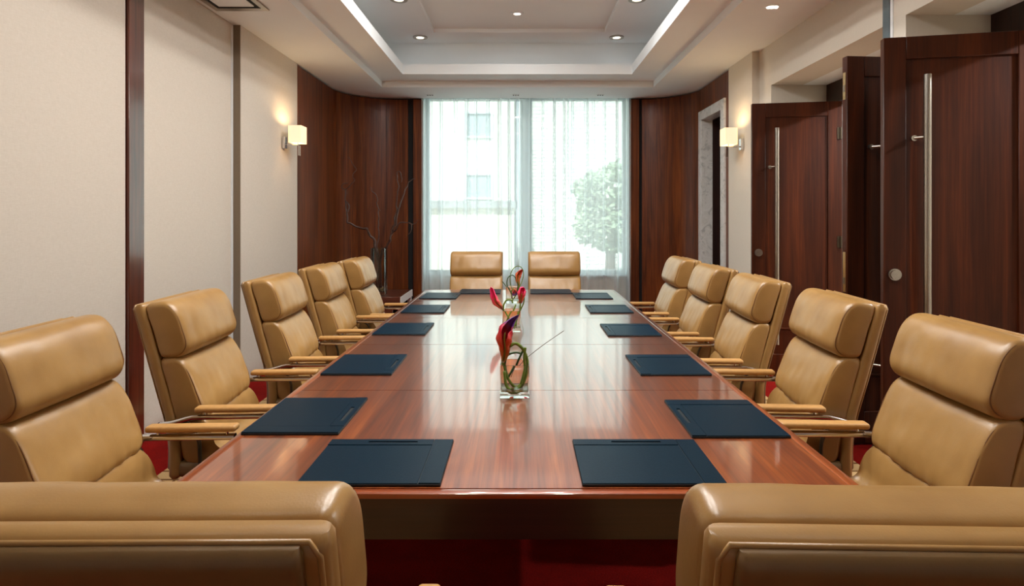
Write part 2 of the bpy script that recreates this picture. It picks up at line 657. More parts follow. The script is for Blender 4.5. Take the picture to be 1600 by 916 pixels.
# ---- back wall behind the camera ---------------------------------
struct(box('wall_rear', (-2.75, -1.9, 0), (4.75, -1.6, 3.3), 'wall_paint'))


# ---- curved wood walls -------------------------------------------
def curve_pts(sign, xw, y0, cx, yc=7.6, r=0.7, yend=8.3, xend=1.53):
    """plan polyline of the curved wood wall (x, y, outward normal)"""
    out = []
    n = 8
    for i in range(n):
        y = y0 + (yc - y0) * i / n
        out.append((Vector((sign * xw, y)), Vector((sign, 0))))
    for i in range(25):
        a = PI / 2 * i / 24
        out.append((Vector((sign * (cx + r * math.cos(a)), yc + r * math.sin(a))), Vector((sign * math.cos(a), math.sin(a)))))
    n = 4
    for i in range(1, n + 1):
        x = cx + (xend - cx) * i / n
        out.append((Vector((sign * x, yend)), Vector((0, 1))))
    return out


def arc_panel(path, s0, s1, z0, z1, m, parent, name='panel', th=0.03):
    """panel between arc lengths s0..s1 of path"""
    L = [0]
    for a, b in zip(path, path[1:]):
        L.append(L[-1] + (b[0] - a[0]).length)

    def at(s):
        for i in range(len(path) - 1):
            if L[i + 1] >= s - 1e-9:
                t = (s - L[i]) / max(L[i + 1] - L[i], 1e-9)
                return path[i][0].lerp(path[i + 1][0], t), path[i][1].lerp(path[i + 1][1], t).normalized()
        return path[-1]
    ss = [s0] + [l for l in L if s0 + 1e-4 < l < s1 - 1e-4] + [s1]
    bm = bmesh.new()
    rows = []
    for s in ss:
        p, nn = at(s)
        q = p + nn * th
        rows.append([bm.verts.new((p.x, p.y, z0)), bm.verts.new((p.x, p.y, z1)), bm.verts.new((q.x, q.y, z1)), bm.verts.new((q.x, q.y, z0))])
    for a, b in zip(rows, rows[1:]):
        for k in range(4):
            bm.faces.new((a[k], b[k], b[(k + 1) % 4], a[(k + 1) % 4]))
    bm.faces.new(rows[0])
    bm.faces.new(rows[-1])
    return obj(name, bm, m, parent, smooth=True, sharp=30), L[-1]


pl = curve_pts(-1, 2.34, 6.42, 1.64, xend=1.53)
wcl = struct(boxes('wall_window_left', [((-2.44, 8.34, 0), (-1.36, 8.62, 3.3)), ((-1.535, 8.33, 0), (-1.44, 8.36, 3.02))], 'black'))
_, TL = arc_panel(pl, 0, 1.30, 0.08, 3.01, 'wall_wood', wcl)
arc_panel(pl, 1.304, 2.10, 0.08, 3.01, 'wall_wood', wcl)
arc_panel(pl, 2.104, TL, 0.08, 3.01, 'wall_wood', wcl)
arc_panel(pl, 0, TL, 0.0, 0.08, 'dark_wood', wcl, 'skirting', 0.02)
box('pilaster', (-1.455, 8.285, 0), (-1.345, 8.36, 3.01), 'wall_wood', wcl)
box('reveal', (-1.36, 8.36, 0), (-1.335, 8.62, 3.12), 'frame_white', wcl)

wcr = struct(boxes('wall_window_right', [((1.50, 8.34, 0), (2.60, 8.62, 3.3)), ((1.58, 8.33, 0), (1.66, 8.36, 3.02))], 'black'))
prr = curve_pts(1, 2.24, 6.62, 1.54, xend=1.638)
# xend lies inside cx + r only for the straight run, so rebuild the end of the path for the right side
prr = [q for q in curve_pts(1, 2.24, 6.62, 1.54, xend=1.54) if not (q[0].x < 1.638 and q[0].y > 8.2)]
prr.append((Vector((1.638, 8.293)), Vector((0.1, 0.99)).normalized()))
arc_panel(prr, 0, 0.08, 0.08, 3.01, 'wall_wood', wcr)
arc_panel(prr, 0.084, 1.04, 2.735, 3.01, 'wall_wood', wcr)
L_r = sum((b[0] - a[0]).length for a, b in zip(prr, prr[1:]))
arc_panel(prr, 1.044, L_r, 0.08, 3.01, 'wall_wood', wcr)
arc_panel(prr, 1.044, L_r, 0.0, 0.08, 'dark_wood', wcr, 'skirting', 0.02)
box('pilaster', (1.485, 8.285, 0), (1.595, 8.36, 3.01), 'wall_wood', wcr)
box('reveal', (1.475, 8.36, 0), (1.50, 8.62, 3.12), 'frame_white', wcr)
# backing behind the right-hand curved wall
boxes('backing', [((2.60, 7.66, 0), (2.75, 8.9, 3.3)), ((2.27, 7.665, 0), (2.60, 7.70, 3.0)), ((2.30, 6.62, 2.76), (2.75, 7.665, 3.3)), ((2.85, 6.5, 0), (3.0, 7.8, 3.3))],
      'black', wcr)

# ---- marble framed door in the curved wall -----------------------
d4 = struct(box('door_4', (2.50, 6.72, 0), (2.545, 7.64, 2.72), 'dark_wood'))
box('jamb', (2.215, 6.702, 0), (2.36, 6.82, 2.73), 'marble', d4, 0.004, 1)
box('jamb', (2.215, 7.545, 0), (2.36, 7.662, 2.73), 'marble', d4, 0.004, 1)
box('lintel', (2.215, 6.82, 2.615), (2.36, 7.545, 2.73), 'marble', d4, 0.004, 1)
boxes('lining', [((2.36, 6.79, 0), (2.50, 6.82, 2.645)), ((2.36, 7.545, 0), (2.50, 7.575, 2.645)), ((2.36, 6.82, 2.615), (2.50, 7.545, 2.645))], 'dark_wood', d4)
bm = bmesh.new()
add_cyl(bm, (2.50, 6.93, 1.02), (2.45, 6.93, 1.02), 0.012)
add_cyl(bm, (2.452, 6.92, 1.02), (2.452, 7.05, 1.02), 0.011)
obj('handle', bm, 'steel', d4, True, 40)

# ---- ceiling -----------------------------------------------------
def ring(outer, inner, z0, z1):
    (ox0, oy0, ox1, oy1), (ix0, iy0, ix1, iy1) = outer, inner
    return [((ox0, oy0, z0), (ix0, oy1, z1)), ((ix1, oy0, z0), (ox1, oy1, z1)),
            ((ix0, oy0, z0), (ix1, iy0, z1)), ((ix0, iy1, z0), (ix1, oy1, z1))]


C0 = (-1.72, 0.2, 1.64, 7.6)      # outer step
C1 = (-1.394, 0.55, 1.307, 7.22)  # lip
C2 = (-1.68, 0.25, 1.60, 7.50)    # cove back wall
C3 = (-1.0, 0.95, 0.96, 7.03)     # recessed centre panel
HB = 3.106
HL = 3.226
HU = 3.55
ce = struct(boxes('ceiling', ring((-2.40, -1.7, 2.32, 8.3), C0, H, HB) + [((-2.44, -1.7, H + 0.002), (-2.40, 3.80, HB)), ((-2.44, 5.11, H + 0.002), (-2.40, 8.62, HB)), ((2.32, 5.94, H + 0.002), (2.75, 8.62, HB)),
                                                             ((-2.44, 8.3, H + 0.002), (-1.36, 8.62, HB)), ((1.50, 8.3, H + 0.002), (2.32, 8.62, HB)),
                                                             ((-2.75, -1.9, HB), (-2.40, 8.9, HB + 0.1)), ((2.32, -1.9, HB), (3.0, 8.9, HB + 0.1)), ((-1.4, 8.27, 3.12), (1.54, 8.9, HB + 0.1))], 'ceiling'))
struct(boxes('trim_1', ring((-2.5, -1.7, 2.4, 8.27), C1, HB, HB + 0.03), 'ceiling'))
struct(boxes('trim_2', ring((C1[0] - 0.05, C1[1] - 0.05, C1[2] + 0.05, C1[3] + 0.05), C1, HB + 0.03, HL), 'ceiling'))
struct(boxes('trim_3', ring((-2.5, -1.7, 2.4, 8.27), C2, HB + 0.03, HU), 'ceiling'))
struct(boxes('trim_4', ring((-2.5, -1.7, 2.4, 8.27), C3, HU, HU + 0.035), 'ceiling'))
cu = struct(box('ceiling_upper', (-2.5, -1.7, HU + 0.035), (2.4, 8.27, HU + 0.12), 'ceiling'))
bm = bmesh.new()
for (x0, y0, x1, y1) in ((C3[0] - 0.03, C3[1] - 0.03, C3[2] + 0.03, C3[3] + 0.03),):
    for lo, hi in ring((x0, y0, x1, y1), C3, HU - 0.008, HU + 0.001):
        add_box(bm, lo, hi)
struct(obj('trim_5', bm, 'ceiling'))
struct(box('sun_block_slab', (-3.2, -2.2, 3.70), (5.0, 8.95, 3.85), 'grey_render'))  # unseen slab added to stop sun leaking past the ceiling

# ---- window ------------------------------------------------------
ww = struct(boxes('wall_window', [((-1.36, 8.62, 0), (1.50, 8.82, 0.61)), ((-2.75, 8.62, 0), (-1.36, 8.82, 3.7)), ((1.50, 8.62, 0), (2.95, 8.82, 3.7)),
                                  ((-1.36, 8.62, 3.12), (1.50, 8.82, 3.7))], 'wall_paint'))
win = struct(boxes('window_1', [((-1.36, 8.66, 0.61), (1.50, 8.76, 0.67)), ((-1.36, 8.66, 3.07), (1.50, 8.76, 3.12)),
                                ((-1.36, 8.66, 0.67), (-1.30, 8.76, 3.07)), ((1.44, 8.66, 0.67), (1.50, 8.76, 3.07)), ((-0.01, 8.64, 0.67), (0.15, 8.78, 3.07))], 'frame_white'))
box('pane', (-1.30, 8.705, 0.67), (-0.01, 8.711, 3.07), 'pane', win)
box('pane', (0.15, 8.705, 0.67), (1.44, 8.711, 3.07), 'pane', win)
box('sill', (-1.36, 8.56, 0.59), (1.50, 8.66, 0.615), 'frame_white', win, 0.004, 1)


# ---- sheer curtains ----------------------------------------------
def curtain(x0, x1, yb, seed, label):
    rnd = random.Random(seed)
    bm = bmesh.new()
    nx = 480
    nz = 14
    zs = [0.015 + (3.08 - 0.015) * i / nz for i in range(nz + 1)]
    pleats = []
    x = x0 + rnd.uniform(0.03, 0.08)
    while x < x1 - 0.02:
        pleats.append((x, rnd.uniform(0.010, 0.018), rnd.uniform(0.035, 0.075), rnd.uniform(-0.03, 0.03), rnd.uniform(-1, 1), rnd.uniform(0.35, 1.0)))
        if rnd.random() < 0.35:
            pleats.append((x + rnd.uniform(0.03, 0.05), 0.009, rnd.uniform(0.02, 0.04), rnd.uniform(-0.04, 0.02), rnd.uniform(-1, 1), rnd.uniform(0.1, 0.7)))
        x += rnd.uniform(0.10, 0.19)
    grid = []
    for z in zs:
        row = []
        d = (3.08 - z) / 3.06            # 0 at the top, 1 at the hem
        for i in range(nx + 1):
            u = x0 + (x1 - x0) * i / nx
            y = yb + 0.010 * math.sin(u * 21 + seed + 0.4 * z) + 0.008 * math.sin(u * 43 + 2 * seed - 0.3 * z)
            for px, pw, pa, drift, ph, keep in pleats:
                c = px + drift * d + 0.012 * math.sin(2.2 * d + ph * 3)
                w = pw * (1 + 1.3 * d)
                q = (u - c) / w
                if abs(q) < 3:
                    y += pa * (1 - (1 - keep) * d) * math.exp(-q * q) * (1 if ph > 0 else -1)
            row.append(bm.verts.new((u, y, z)))
        grid.append(row)
    for a, b in zip(grid, grid[1:]):
        for i in range(nx):
            bm.faces.new((a[i], a[i + 1], b[i + 1], b[i]))
    o = obj('sheer_curtain', bm, 'sheer', None, True)
    tag(o, label, 'curtain', 'sheer curtains over the tall window')
    # header tape with pinch pleats
    bm = bmesh.new()
    add_box(bm, (x0 + 0.01, yb - 0.012, 3.045), (x1 - 0.01, yb + 0.012, 3.10))
    obj('header_tape', bm, 'sheer', o)
    return o


curtain(-1.325, 0.10, 8.44, 3, 'white sheer curtain over the window half nearer the fabric wall')
curtain(-0.02, 1.465, 8.54, 9, 'white sheer curtain over the window half nearer the marble-framed door')
# curtain track hidden in the ceiling pocket
trk = box('curtain_track', (-1.33, 8.43, 3.1005), (1.47, 8.55, 3.1195), 'alu')
tag(trk, 'slim curtain track in the ceiling pocket above the sheer curtains', 'curtain track')


# ================================================================== DOORS (folding back leaves)
def leaf(name, free, hinge, side, pull=True, flush=False):
    """free, hinge: plan points. local x runs free -> hinge, local -y faces the camera"""
    fx, hx = Vector(free), Vector(hinge)
    d = hx - fx
    w = d.length
    o = bpy.data.objects.new(name, None)
    C.objects.link(o)
    o.location = (fx.x, fx.y, 0.01)
    o.rotation_euler = (0, 0, math.atan2(d.y, d.x))
    struct(o)
    T = 0.05
    hgt = 2.43
    st = 0.115
    for lo, hi, nm in (((0, 0, 0), (st, T, hgt), 'stile'), ((w - st, 0, 0), (w, T, hgt), 'stile'),
                       ((st, 0, hgt - 0.125), (w - st, T, hgt), 'rail'), ((st, 0, 0), (w - st, T, 0.2), 'rail'), ((st, 0, 0.42), (w - st, T, 0.435), 'rail')):
        box(nm, lo, hi, 'door_wood', o, 0.003, 1)
    box('panel', (st, 0.012, 0.2), (w - st, T - 0.012, 0.42), 'door_wood', o)
    box('panel', (st, 0.012, 0.435), (w - st, T - 0.012, hgt - 0.125), 'door_wood', o)
    # pull bar
    px = 0.195
    bm = bmesh.new()
    add_tube(bm, [(px, -0.07, 0.30), (px, -0.07, 2.20)], 0.019, 14)
    h = obj('pull_bar', bm, 'steel', o, True, 40)
    for z in (0.5, 1.86):
        bm = bmesh.new()
        add_cyl(bm, (px - 0.045, 0.0, z), (px - 0.045, -0.02, z), 0.016)
        add_cyl(bm, (px - 0.045, -0.02, z), (px, -0.07, z), 0.008)
        obj('standoff', bm, 'steel', h, True, 40)
    if pull:
        bm = bmesh.new()
        add_cyl(bm, (0.055, 0.0, 1.10), (0.055, -0.014, 1.10), 0.033, 24)
        add_cyl(bm, (0.055, -0.014, 1.10), (0.055, -0.03, 1.10), 0.026, 24)
        obj('lock', bm, 'steel', o, True, 40)
    if flush:
        for z0, z1 in ((2.16, 2.33), (0.95, 1.20), (0.12, 0.3)):
            box('strike_plate', (-0.003, 0.012, z0), (0.001, 0.038, z1), 'brass', o)
            box('latch', (-0.006, 0.018, z0 + 0.05), (0.0, 0.032, z0 + 0.09), 'steel', o)
    for z in (0.25, 1.2, 2.15):
        bm = bmesh.new()
        add_cyl(bm, (w - 0.012, -0.006, z - 0.05), (w - 0.012, -0.006, z + 0.05), 0.009, 10)
        add_box(bm, (w - 0.04, -0.003, z - 0.05), (w - 0.012, 0.001, z + 0.05))
        obj('hinge', bm, 'brown_metal', o)
    return o


leaf('door_1', (2.063, 5.474), (2.80, 5.345), 1)
leaf('door_2', (2.040, 3.835), (2.80, 3.905), 1, pull=False, flush=True)
leaf('door_3', (2.040, 3.450), (2.80, 3.285), 1)


# ================================================================== CONFERENCE TABLE
TX0, TX1, TY0, TY1, TH = -0.908, 0.880, 1.542, 5.80, 0.74
tb = thing('conference_table', 'long glossy reddish-brown wooden conference table with five-section top in the middle of the room', 'table', (0, 0, 0))
seams = [TY0 + 0.03, 2.456, 3.328, 4.19, 4.985, TY1 - 0.03]
for a, b in zip(seams, seams[1:]):
    xm = [TX0 + 0.03, TX1 - 0.03]
    box('top_section', (TX0 + 0.03, a + 0.0018, TH - 0.014), (TX1 - 0.03, b - 0.0018, TH), 'table_wood', tb)
for lo, hi in (((TX0, TY0, TH - 0.014), (TX1, TY0 + 0.0295, TH)), ((TX0, TY1 - 0.0295, TH - 0.014), (TX1, TY1, TH))):
    box('edge_band', lo, hi, 'table_edge', tb, 0.003, 2)
for lo, hi in (((TX0, TY0 + 0.03, TH - 0.014), (TX0 + 0.0295, TY1 - 0.03, TH)), ((TX1 - 0.0295, TY0 + 0.03, TH - 0.014), (TX1, TY1 - 0.03, TH))):
    box('edge_band', lo, hi, 'table_wood', tb, 0.003, 2)
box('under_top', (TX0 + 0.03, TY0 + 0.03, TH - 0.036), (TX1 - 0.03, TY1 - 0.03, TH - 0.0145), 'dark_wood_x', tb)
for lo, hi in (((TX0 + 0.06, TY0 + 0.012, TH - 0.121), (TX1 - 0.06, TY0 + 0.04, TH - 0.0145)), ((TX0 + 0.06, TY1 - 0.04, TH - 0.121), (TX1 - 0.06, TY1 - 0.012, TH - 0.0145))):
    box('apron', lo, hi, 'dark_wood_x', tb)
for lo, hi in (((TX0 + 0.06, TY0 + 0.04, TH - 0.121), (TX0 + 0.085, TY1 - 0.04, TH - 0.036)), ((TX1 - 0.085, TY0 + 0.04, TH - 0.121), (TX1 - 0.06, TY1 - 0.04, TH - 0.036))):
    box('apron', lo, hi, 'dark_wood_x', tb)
for y in (1.72, 3.33, 5.62):
    for x in (TX0 + 0.14, TX1 - 0.14):
        box('leg', (x - 0.045, y - 0.045, 0), (x + 0.045, y + 0.045, TH - 0.036), 'dark_wood', tb, 0.004, 1)


# ================================================================== CHAIRS
def cushion(profile, w, r, nsub=5, crown=0.0, seed=0, wr=0.004, pleat=0.0):
    """sweep a closed (f, h) profile across the width; ends rounded by r"""
    prof = catmull([(p[0], p[1], 0) for p in profile], nsub, True)
    cx = sum(p.x for p in prof) / len(prof)
    cy = sum(p.y for p in prof) / len(prof)
    hx = (max(p.x for p in prof) - min(p.x for p in prof)) / 2
    hy = (max(p.y for p in prof) - min(p.y for p in prof)) / 2
    xs = []
    for i in range(5):
        a = PI / 2 * i / 5
        xs.append((-(w - r) - r * math.cos(a), r * (1 - math.sin(a))))
    nmid = 34
    for i in range(nmid + 1):
        xs.append((-(w - r) + 2 * (w - r) * i / nmid, 0))
    for i in range(4, -1, -1):
        a = PI / 2 * i / 5
        xs.append(((w - r) + r * math.cos(a), r * (1 - math.sin(a))))
    bm = bmesh.new()
    rings = []
    for x, sh in xs:
        sx, sy = max(0.2, 1 - sh / hx), max(0.2, 1 - sh / hy)
        row = []
        for p in prof:
            f = cx + (p.x - cx) * sx
            h = cy + (p.y - cy) * sy
            c = 1 - (x / w) ** 2
            front = max(0, (p.x - cx) / hx)
            q = Vector((x, f + crown * c * front, h))
            nz = noise.noise(Vector((x * 9 + seed, f * 14, h * 5))) * wr + noise.noise(Vector((x * 26 + seed, f * 30, h * 9))) * wr * 0.5
            q.y += nz * (0.3 + front)
            edge = abs((p.y - cy) / hy) ** 3
            q.y += pleat * edge * front * noise.noise(Vector((x * 34 + seed, 0.5, h * 3)))
            q.z += nz * 0.3
            row.append(bm.verts.new(q))
        rings.append(row)
    n = len(prof)
    for a, b in zip(rings, rings[1:]):
        for k in range(n):
            bm.faces.new((a[k], a[(k + 1) % n], b[(k + 1) % n], b[k]))
    bm.faces.new(rings[0])
    bm.faces.new(rings[-1])
    return bm, prof


def slab(path, halfw, th, rnd=0.015, taper=None):
    """rounded rectangular section swept along a (f, h) path; path is the centreline"""
    bm = bmesh.new()
    pts = catmull([(p[0], p[1], 0) for p in path], 6)
    rows = []
    n = len(pts)
    for i, p in enumerate(pts):
        t = (pts[min(i + 1, n - 1)] - pts[max(i - 1, 0)]).normalized()
        nr = Vector((t.y, -t.x, 0))    # towards the front (+f)
        hw = halfw if not taper else halfw * (taper[0] + (taper[1] - taper[0]) * i / (n - 1))
        sec = []
        rr = min(rnd, th / 2 * 0.98)
        for sx, sy in ((1, -1), (1, 1), (-1, 1), (-1, -1)):
            a0 = {(1, -1): -PI / 2, (1, 1): 0, (-1, 1): PI / 2, (-1, -1): PI}[(sx, sy)]
            for j in range(4):
                a = a0 + PI / 2 * j / 3
                sec.append((sx * (hw - rr) + rr * math.cos(a), sy * (th / 2 - rr) + rr * math.sin(a)))
        rows.append([bm.verts.new((u, p.x + nr.x * v, p.y + nr.y * v)) for u, v in sec])
    for a, b in zip(rows, rows[1:]):
        k = len(a)
        for j in range(k):
            bm.faces.new((a[j], a[(j + 1) % k], b[(j + 1) % k], b[j]))
    # rounded top
    for rw, sgn in ((rows[-1], 1), (rows[0], -1)):
        c = sum((v.co for v in rw), Vector()) / len(rw)
        ring2 = []
        for v in rw:
            d = v.co - c
            ring2.append(bm.verts.new(Vector((c.x + d.x * 0.985, c.y + d.y * 0.55, c.z + d.z * 0.55 + sgn * 0.012))))
        k = len(rw)
        for j in range(k):
            bm.faces.new((rw[j], rw[(j + 1) % k], ring2[(j + 1) % k], ring2[j]))
        bm.faces.new(ring2)
    return bm


def seam_tubes(prof, xs, sel, r=0.0022, inset=0.0):
    bm = bmesh.new()
    cx = sum(p.x for p in prof) / len(prof)
    cy = sum(p.y for p in prof) / len(prof)
    for x in xs:
        pts = [(x, cx + (p.x - cx) * (1 - inset), cy + (p.y - cy) * (1 - inset)) for p in prof if sel(p, cx, cy)]
        if len(pts) > 2:
            add_tube(bm, pts, r, 6)
    return bm


# side profile points: f forward, h height
SHELL = [(-0.262, 0.325), (-0.262, 0.45), (-0.278, 0.57), (-0.325, 0.74), (-0.368, 0.90), (-0.408, 1.048)]
# pillow and lumbar profiles, listed around the outline
PILLOW = [(-0.385, 1.045), (-0.345, 1.069), (-0.29, 1.066), (-0.248, 1.02), (-0.220, 0.945), (-0.205, 0.885), (-0.222, 0.845), (-0.262, 0.826), (-0.312, 0.83), (-0.330, 0.86), (-0.355, 0.95)]
LUMBAR = [(-0.325, 0.815), (-0.28, 0.836), (-0.232, 0.818), (-0.196, 0.765), (-0.166, 0.69), (-0.140, 0.615), (-0.140, 0.57), (-0.18, 0.545), (-0.245, 0.545), (-0.27, 0.60), (-0.300, 0.72)]
SEAT = [(-0.255, 0.585), (-0.19, 0.585), (-0.142, 0.568), (-0.116, 0.515), (-0.098, 0.455), (-0.045, 0.428), (0.10, 0.430), (0.22, 0.428), (0.278, 0.408), (0.29, 0.375), (0.25, 0.352), (0.05, 0.352), (-0.2, 0.36), (-0.25, 0.46)]
HW = 0.268


def make_chair():
    t = thing('conference_chair', 'x', 'chair', (0, 0, 0), 0, 'tan leather conference chairs')
    obj('back_shell', slab(SHELL, HW, 0.046, 0.016), 'leather', t, True, 60)
    rp = [(f - 0.027 - (0.004 if h > 0.5 else 0), h) for f, h in SHELL]
    rp = [(-0.290, 0.35)] + rp[1:-1] + [(-0.4365, 1.040)]
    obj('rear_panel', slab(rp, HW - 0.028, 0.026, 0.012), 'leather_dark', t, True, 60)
    # welt running up one side of the back, over the top and down the other
    up = [(-0.302, 0.57), (-0.349, 0.74), (-0.392, 0.90), (-0.428, 1.035)]
    w_ = HW - 0.010
    path = [(-w_, f, h) for f, h in up] + [(-w_ + 0.012, -0.430, 1.054), (w_ - 0.012, -0.430, 1.054)] + [(w_, f, h) for f, h in reversed(up)]
    bm = bmesh.new()
    add_tube(bm, path, 0.004, 6)
    obj('welt', bm, 'leather', t, True)
    bm, prof = cushion(PILLOW, HW - 0.004, 0.024, 5, 0.012, 1, 0.003, 0.003)
    hc = obj('head_cushion', bm, 'leather', t, True, 70)
    for x_ in (-(HW - 0.010), HW - 0.010):
        obj('piping', seam_tubes(prof, (x_,), lambda p, cx, cy: p.x > cx - 0.01, 0.0026, 0.10), 'seam', hc, True)
    bm, prof = cushion(LUMBAR, HW - 0.004, 0.026, 5, 0.010, 5, 0.005, 0.014)
    lc = obj('lumbar_cushion', bm, 'leather', t, True, 70)
    for x_ in (-(HW - 0.010), HW - 0.010):
        obj('piping', seam_tubes(prof, (x_,), lambda p, cx, cy: p.x > cx - 0.01, 0.0026, 0.10), 'seam', lc, True)
    bm, prof = cushion(SEAT, HW - 0.01, 0.035, 5, 0.004, 9, 0.006)
    obj('seat_cushion', bm, 'leather', t, True, 70)
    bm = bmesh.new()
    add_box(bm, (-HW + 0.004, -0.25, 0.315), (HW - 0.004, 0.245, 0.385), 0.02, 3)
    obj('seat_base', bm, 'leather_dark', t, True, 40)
    for s in (-1, 1):
        x = s * 0.302
        bm = bmesh.new()
        path = [(s * 0.262, -0.315, 0.548), (s * 0.282, -0.312, 0.548), (x, -0.305, 0.552), (x, -0.285, 0.560), (x, -0.235, 0.570), (x, -0.175, 0.586), (x, -0.145, 0.589), (x, 0.0, 0.589), (x, 0.18, 0.589)]
        add_tube(bm, catmull(path, 4), 0.0155, 10, flat=0.75)
        for f_ in (-0.11, 0.15):
            add_cyl(bm, (x, f_, 0.595), (x, f_, 0.614), 0.006, 8)
        a = obj('arm', bm, 'chrome', t, True, 60)
        bm = bmesh.new()
        add_box(bm, (x - 0.026, -0.150, 0.612), (x + 0.026, 0.190, 0.636), 0.010, 3)
        obj('arm_pad', bm, 'pad_leather', a, True, 50)
        bm = bmesh.new()
        pts = catmull([(s * 0.295, -0.225, 0.578), (s * 0.29, -0.175, 0.545), (s * 0.282, -0.150, 0.49), (s * 0.274, -0.148, 0.43), (s * 0.268, -0.150, 0.37)], 4)
        add_tube(bm, pts, 0.017, 8, flat=0.4)
        obj('arm_band', bm, 'brown_metal', t, True, 60)  # dark curved band from under the arm to the seat base
    bm = bmesh.new()
    add_cyl(bm, (0, 0, 0.085), (0, 0, 0.20), 0.03, 20)
    add_cyl(bm, (0, 0, 0.20), (0, 0, 0.30), 0.02, 20)
    add_box(bm, (-0.09, -0.11, 0.295), (0.09, 0.11, 0.318), 0.004, 1)
    obj('column', bm, 'chrome', t, True, 40)
    leg0 = None
    for k in range(5):
        a = 2 * PI * k / 5 + PI / 2
        d = Vector((math.cos(a), math.sin(a), 0))
        bm = bmesh.new()
        add_tube(bm, [d * 0.015 + Vector((0, 0, 0.115)), d * 0.15 + Vector((0, 0, 0.100)), d * 0.29 + Vector((0, 0, 0.078))], [0.026, 0.02, 0.014], 8)
        lg = obj('base_leg', bm, 'chrome', t, True, 50)
        bm = bmesh.new()
        c = d * 0.285
        sd = Vector((-d.y, d.x, 0))
        for q in (-1, 1):
            add_cyl(bm, c + sd * q * 0.008 + Vector((0, 0, 0.028)), c + sd * q * 0.024 + Vector((0, 0, 0.028)), 0.028, 14)
        add_cyl(bm, c + Vector((0, 0, 0.03)), c + Vector((0, 0, 0.078)), 0.008, 8)
        obj('castor', bm, 'black_metal', lg, True, 40)
    return t


chair0 = make_chair()
R90 = PI / 2
cl = 'tan leather conference chair '
chairs = [
    (-0.500, 1.152, 0.01, cl + 'seen from behind at the near table end, on the fabric-wall side'),
    (0.503, 1.140, -0.03, cl + 'seen from behind at the near table end, on the folding-door side'),
    (-0.455, 5.992, PI + 0.0, cl + 'before the window curtain, on the twig vase side'),
    (0.340, 5.988, PI + 0.0, cl + 'before the window curtain, on the marble-framed door side'),
    (-1.270, 2.055, -R90 + 0.04, cl + 'on the fabric-wall side, fifth and farthest from the window'),
    (-1.235, 2.895, -R90 + 0.05, cl + 'on the fabric-wall side, fourth from the window'),
    (-1.180, 3.790, -R90 + 0.05, cl + 'on the fabric-wall side, third from the window'),
    (-1.160, 4.630, -R90 + 0.04, cl + 'on the fabric-wall side, second from the window'),
    (-1.095, 5.330, -R90 + 0.03, cl + 'on the fabric-wall side, closest to the twig vase'),
    (1.190, 2.090, R90 - 0.03, cl + 'on the folding-door side, fifth and farthest from the window'),
    (1.150, 2.900, R90 - 0.06, cl + 'on the folding-door side, fourth from the window'),
    (1.105, 3.740, R90 - 0.05, cl + 'on the folding-door side, third from the window'),
    (1.085, 4.530, R90 - 0.03, cl + 'on the folding-door side, second from the window'),
    (1.085, 5.400, R90 - 0.02, cl + 'on the folding-door side, closest to the window'),
]
for i, (x, y, rz, lab) in enumerate(chairs):
    o = chair0 if i == 0 else copy_tree(chair0)
    o.location = (x, y, 0)
    o.rotation_euler = (0, 0, rz)
    o['label'] = lab


# ================================================================== DESK PADS
PW, PD, PT = 0.375, 0.312, 0.009


def make_pad():
    t = thing('desk_pad', 'x', 'desk pad', (0, 0, 0), 0, 'dark teal leather desk pads')
    bm = bmesh.new()
    add_box(bm, (-PW / 2, -PD / 2, 0), (PW / 2, PD / 2, 0.0065), 0.0015, 1)
    obj('board', bm, 'pad_edge', t)
    bm = bmesh.new()
    add_box(bm, (-PW / 2 + 0.001, -PD / 2 + 0.001, 0.0065), (PW / 2 - 0.060, PD / 2 - 0.048, 0.0085), 0.0008, 1)
    obj('writing_surface', bm, 'pad', t)
    # slotted strip along the far long side: two bars with a pen groove between them
    bm = bmesh.new()
    y0, y1 = PD / 2 - 0.046, PD / 2 - 0.001
    sl0, sl1 = -0.07, 0.08
    x0, x1 = -PW / 2 + 0.001, PW / 2 - 0.060
    for lo, hi in (((x0, y0, 0.0065), (sl0, y1, 0.0095)), ((sl1, y0, 0.0065), (x1, y1, 0.0095)),
                   ((sl0, y0, 0.0065), (sl1, y0 + 0.016, 0.0095)), ((sl0, y1 - 0.017, 0.0065), (sl1, y1, 0.0095))):
        add_box(bm, lo, hi)
    obj('pen_strip', bm, 'pad', t)
    bm = bmesh.new()
    add_box(bm, (PW / 2 - 0.058, -PD / 2 + 0.001, 0.0065), (PW / 2 - 0.001, PD / 2 - 0.001, 0.0095), 0.0008, 1)
    obj('side_strip', bm, 'pad', t)
    return t


pad0 = make_pad()
pb = 'dark teal leather desk pad '
pads = [
    (-0.395, 1.737, 0.0, pb + 'at the near table end, on the fabric-wall side'),
    (0.346, 1.737, 0.0, pb + 'at the near table end, on the folding-door side'),
    (-0.372, 5.615, PI, pb + 'before the window-end chair on the twig vase side'),
    (0.272, 5.615, PI, pb + 'before the window-end chair on the marble-framed door side'),
    (-0.737, 2.140, -R90, pb + 'on the fabric-wall side, fifth and farthest from the window'),
    (-0.722, 2.867, -R90, pb + 'on the fabric-wall side, fourth from the window'),
    (-0.715, 3.765, -R90, pb + 'on the fabric-wall side, third from the window'),
    (-0.705, 4.566, -R90, pb + 'on the fabric-wall side, second from the window'),
    (-0.695, 5.316, -R90 - 0.02, pb + 'on the fabric-wall side, nearest the window'),
    (0.693, 2.112, R90, pb + 'on the folding-door side, fifth and farthest from the window'),
    (0.676, 2.860, R90 + 0.01, pb + 'on the folding-door side, fourth from the window'),
    (0.660, 3.732, R90, pb + 'on the folding-door side, third from the window'),
    (0.652, 4.570, R90, pb + 'on the folding-door side, second from the window'),
    (0.615, 5.310, R90, pb + 'on the folding-door side, nearest the window'),
]
